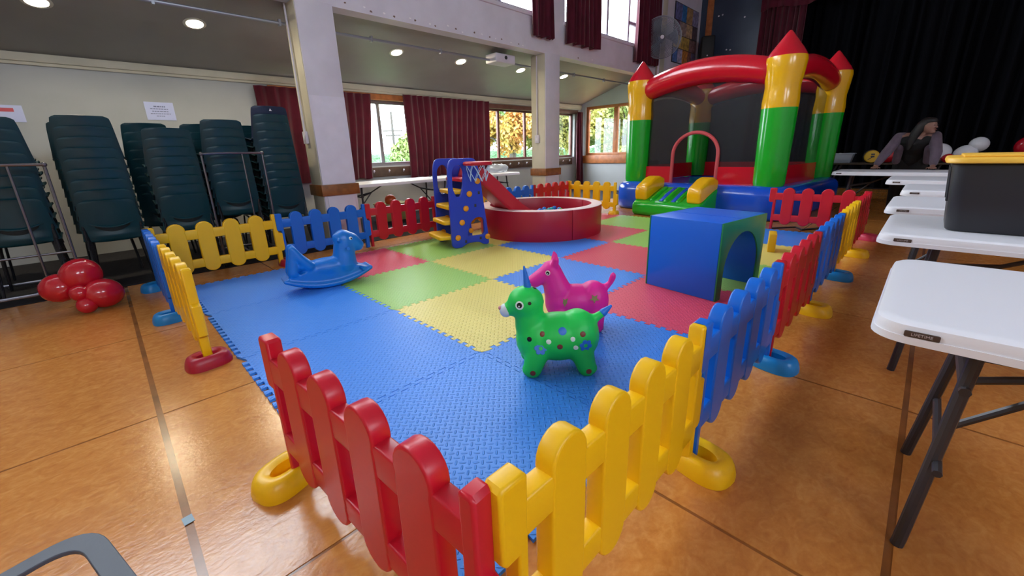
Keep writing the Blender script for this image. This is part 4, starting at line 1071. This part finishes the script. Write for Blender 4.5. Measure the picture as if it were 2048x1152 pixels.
obj('rim', G().tube([(.112*math.cos(a*PI/14), .045, .115+.112*math.sin(a*PI/14)) for a in range(28)], .012, 8, True).mesh('r'), M_leg, t)
for dz in (.04, .0): obj('mark', G().span(-.025, .03, -.044, -.04, .115+dz-.013, .115+dz+.013).mesh('m', bevel=.004), M_leg, t)
obj('pointer', G().tube([(-.06, -.044, .06), (.01, -.044, .11)], .006, 6).mesh('m'), M_leg, t)
t = thing('storage_basket', 'pale basket of toys on the floor under the window table', 'basket', (3.05, 5.95, 0))
obj('basket_body', taper(.55, .38, 0, .3, .04, .04).mesh('b', bevel=.006), mat('pale_basket', 'a89a5c', .6), t)
obj('rim', G().tube([(x, y, .3) for x, y in rrect(0, .55, 0, .38, .05, 4)], .012, 6, True).mesh('r'), MATS['pale_basket'], t)
tag(obj('toy_ball', G().ell((0, 0, 0), .1, 16, 10).mesh('b'), mat('orange_toy', 'd8572c', .4), None, (3.3, 6.12, .36)), 'orange toy in the basket under the window table', 'toy')

tag(obj('tape_scrap', G().span(-.014, .014, -.02, .02, 0, .0012).mesh('t'), mat('pale_blue_tape', '7f98a8', .4), None, (-.4, .86, .0005), .1), 'scrap of pale blue tape on the floor joint near the stool', 'tape')
# grey frame by the camera ---------------------------------------------
t = thing('side_stool', 'grey flat-framed stool at the bottom left corner', 'stool', (-.635, .335, 0), R(14))
M_grey = mat('slate_grey_plastic', '454854', .5, bump=.1, bscale=120)
obj('frame_top', plate(rounded([(-.3, -.3), (.14, -.3), (.14, .16), (-.3, .16)], .09, 8), [rounded([(-.262, -.262), (.102, -.262), (.102, .122), (-.262, .122)], .06, 8)], .01, .002, T(0, 0, .36), 2, 'frame_top'), M_grey, t)
for x, y in ((-.28, -.28), (.12, -.28), (-.28, .14)): obj('leg', G().tube([(x, y, 0), (x, y, .352)], .014, 8).mesh('l'), M_grey, t)

# ------------------------------------------------------------------ person
def person():
    t = thing('person', 'person in a black top and sheer lilac sleeves leaning on a table', 'person', (8.5, -.42, 0))
    X = lambda x, y, z: (x-8.5, y+.42, z)
    skin = mat('skin', '8a6254', .5, sss=.05); hair = mat('dark_hair', '120e0e', .5); blk = mat('black_cloth', '0c0b0e', .8); lil = mat('sheer_lilac_cloth', '5c4c5a', .7, sheen=.2, var=.12, vscale=14)
    b = G()
    sl, sr = X(8.3, -.24, 1.17), X(8.3, -.62, 1.17)
    b.ell(X(8.2, -.54, 1.31), (.074, .074, .1), 20, 14); b.limb([X(8.25, -.46, 1.17), X(8.22, -.52, 1.26)], [.05, .045])
    b.limb([X(8.155, -.605, 1.3), X(8.147, -.617, 1.288)], [.014, .011])          # nose
    b.limb([X(8.18, -.575, 1.24), X(8.172, -.585, 1.232)], [.034, .028])           # jaw
    for s in (-1, 1): b.ell(X(8.205-s*.06, -.535+s*.04, 1.305), (.012, .012, .024), 8, 6)
    b.limb([X(8.52, -.42, .9), X(8.42, -.42, 1.02), X(8.31, -.43, 1.12)], [.14, .125, .135])
    b.limb([sl, X(8.31, -.43, 1.14), sr], [.062, .09, .062])
    for (s, e, h) in ((sl, X(8.16, -.14, .95), X(7.99, -.06, .755)), (sr, X(8.15, -.67, .95), X(8.0, -.67, .755))):
        b.limb([s, e, h], [.05, .038, .028])
        hx, hy, hz = h
        b.ell((hx-.03, hy, hz-.008), (.05, .036, .018), 12, 8)
        for k, (dy, ln) in enumerate(((-.03, .06), (-.011, .072), (.009, .07), (.028, .055))):
            b.limb([(hx-.06, hy+dy, hz-.008), (hx-.06-ln*.6, hy+dy*1.25, hz-.008), (hx-.06-ln, hy+dy*1.3, hz-.02)], [.011, .010, .008], 8)
        sgn = 1 if hy < .1 else -1
        b.limb([(hx-.01, hy+sgn*.03, hz-.008), (hx-.04, hy+sgn*.058, hz-.014), (hx-.06, hy+sgn*.062, hz-.02)], [.012, .011, .009], 8)
    for s in (-1, 1):
        b.limb([X(8.53, -.42+s*.09, .88), X(8.5, -.42+s*.1, .48), X(8.56, -.42+s*.1, .08)], [.1, .062, .042])
        b.limb([X(8.57, -.42+s*.1, .04), X(8.42, -.42+s*.11, .035)], [.04, .03])
    obj('body', blob(b, 'person_body', .0085, 3), skin, t)
    c = G()
    c.limb([X(8.53, -.42, .88), X(8.43, -.42, 1.01), X(8.33, -.43, 1.09)], [.16, .142, .148]); c.limb([X(8.3, -.3, 1.12), X(8.28, -.43, 1.1), X(8.3, -.56, 1.12)], [.085, .11, .085])
    obj('top', blob(c, 'person_top', .014, 4), blk, t)
    c = G()
    for s in (-1, 1): c.limb([X(8.53, -.42+s*.085, .9), X(8.5, -.42+s*.1, .48), X(8.56, -.42+s*.1, .1)], [.125, .085, .07])
    obj('trousers', blob(c, 'person_trousers', .014, 4), blk, t)
    for (s, e, h) in ((sl, X(8.16, -.14, .95), X(8.02, -.075, .80)), (sr, X(8.15, -.67, .95), X(8.03, -.67, .80))):
        c = G(); c.limb([X(8.32, -.43+(.1 if s is sl else -.1), 1.17), s, e, h], [.06, .07, .066, .046]); obj('sleeve', blob(c, 'sleeve', .012, 4), lil, t)
    for s in (-1, 1):
        c = G(); c.limb([X(8.3, -.43+s*.15, 1.18), X(8.3, -.43+s*.16, 1.0), X(8.4, -.43+s*.17, .82)], [.06, .055, .05]); obj('jacket_front', blob(c, 'jacket', .012, 4), lil, t)
    c = G(); c.ell(X(8.228, -.505, 1.338), (.09, .09, .095), 18, 12); c.ell(X(8.2, -.535, 1.378), (.075, .078, .05), 18, 12); c.limb([X(8.2, -.46, 1.33), X(8.2, -.41, 1.22), X(8.2, -.38, 1.1), X(8.2, -.37, 1.0)], [.062, .06, .05, .025]); c.limb([X(8.28, -.5, 1.31), X(8.35, -.45, 1.12)], [.075, .06])
    obj('hair', blob(c, 'hair', .012, 3), hair, t)
    for s in (-1, 1): 
        obj('eye', G().ell(X(8.163-s*.026, -.602+s*.014, 1.318), (.01, .009, .006), 8, 6).mesh('e'), M_leg, t)
    obj('mouth', G().ell(X(8.158, -.61, 1.258), (.013, .011, .005), 8, 6).mesh('e'), mat('lips', '8a4a48', .5), t)
    obj('shoe', G().cap(X(8.58, -.32, .045), X(8.42, -.31, .04), .05, .042).mesh('s'), blk, t); obj('shoe', G().cap(X(8.58, -.52, .045), X(8.42, -.53, .04), .05, .042).mesh('s'), blk, t)
person()

# ------------------------------------------------------------------ outside
struct('ground_outside', G().span(-40, 90, 7.1, 90, -.6, -.5).span(17.5, 90, -40, 7.1, -.6, -.5).span(10.4, 17.5, 5.5, 7.1, -.6, -.5).mesh('g', smooth=False), mat('lawn_green', '4c6434', .9, var=.2, vscale=1), label='lawn outside the windows')
M_bark = mat('grey_bark', '544c46', .8, var=.2, vscale=8)
leaf_m = {'orange': mat('orange_leaves', 'b87a3c', .6, col2='a89048', vscale=1.4), 'yellow': mat('yellow_green_leaves', 'a0944a', .6, col2='6f8042', vscale=1.2), 'green': mat('green_leaves', '5c783c', .6, col2='7a8a4a', vscale=1.2)}
def tree(x, y, h, r, kind, label, nl=13000):
    t = thing('tree', label, 'tree', (x, y, -.5), 0, 'trees outside the windows'); random.seed(int(x*10+y))
    tr = G().tube([(0, 0, 0), (.05, .02, h*.25), (-.05, .05, h*.5), (.05, 0, h*.8)], [h*.03, h*.024, h*.017, h*.006], 8)
    for k in range(9):
        a = random.uniform(0, 6.3); z = h*random.uniform(.22, .6); L = r*random.uniform(.6, 1)
        tr.tube([(0, 0, z), (L*.5*math.cos(a), L*.5*math.sin(a), z+L*.4), (L*math.cos(a), L*math.sin(a), z+L*.55)], [h*.011, h*.007, .01], 6)
    obj('trunk', tr.mesh('t'), M_bark, t)
    vs = []; fs = []; cl = []
    for k in range(34):
        a = random.uniform(0, 6.3); b = random.uniform(-.95, 1); q = math.sqrt(max(0, 1-b*b)); s = random.uniform(.45, .95)
        cl.append((r*s*q*math.cos(a), r*s*q*math.sin(a), h*.56+h*.42*b*s, r*random.uniform(.22, .36)))
    for k in range(nl):
        c = random.choice(cl); d = Vector((random.gauss(0, 1), random.gauss(0, 1), random.gauss(0, .8))).normalized()*c[3]*random.random()**.4
        p = Vector(c[:3])+d; n = Vector((random.gauss(0, 1), random.gauss(0, 1), random.gauss(0, 1))).normalized(); u = n.orthogonal().normalized(); w = n.cross(u); s = random.uniform(.07, .15)
        i = len(vs); vs += [p-u*s, p-w*s*.55, p+u*s, p+w*s*.55]; fs.append((i, i+1, i+2, i+3))
    me = bpy.data.meshes.new('foliage'); me.from_pydata(vs, [], fs)
    f = obj('foliage', me, leaf_m[kind], t); f['kind'] = 'stuff'
tree(13.6, 13.2, 6.4, 1.9, 'orange', 'orange autumn tree seen through the window left of the second column')
tree(17.6, 14.6, 6.8, 2.1, 'yellow', 'yellow green tree seen just left of the second column')
tree(21.0, 14.2, 7.0, 2.0, 'green', 'green tree seen right of the second column')
tree(18.5, 10.2, 6.6, 1.9, 'yellow', 'yellowish tree seen through the end wall window')
tree(21.0, 7.4, 6.4, 1.7, 'orange', 'autumn tree seen at the castle edge of the end wall window')
tree(12.0, 18.2, 2.8, 1.7, 'green', 'low green tree seen through the window with the power pole')
tree(25.0, 24.0, 8.5, 3.4, 'green', 'tall green tree far behind the autumn trees')
tree(29.0, 16.5, 8.5, 3.4, 'yellow', 'tall yellowish tree far beyond the end wall window')
t = thing('power_pole', 'grey power pole with crossarms seen between the maroon curtains', 'power pole', (34.2, 60.0, -.5))
obj('pole', G().tube([(0, 0, 0), (0, 0, 8.2)], [.24, .17], 10).mesh('p'), mat('dark_pole_wood', '38332f', .8), t)
for z, w in ((5.4, 1.5), (4.7, 1.2)): obj('crossarm', G().box((0, 0, z), (w*2, .2, .2), RZ(R(-40))).mesh('c'), MATS['dark_pole_wood'], t)
t = thing('hedge', 'clipped pale green hedge beyond the far window', 'hedge', (23, 21, -.5), R(-45))
hg = G().span(-13, 13, -.6, .6, 0, 1.8).mesh('h', bevel=.2)
obj('foliage', hg, mat('hedge_leaves', '4e6f4c', .8, var=.35, vscale=6, bump=1, bscale=9, bdist=.2), t)
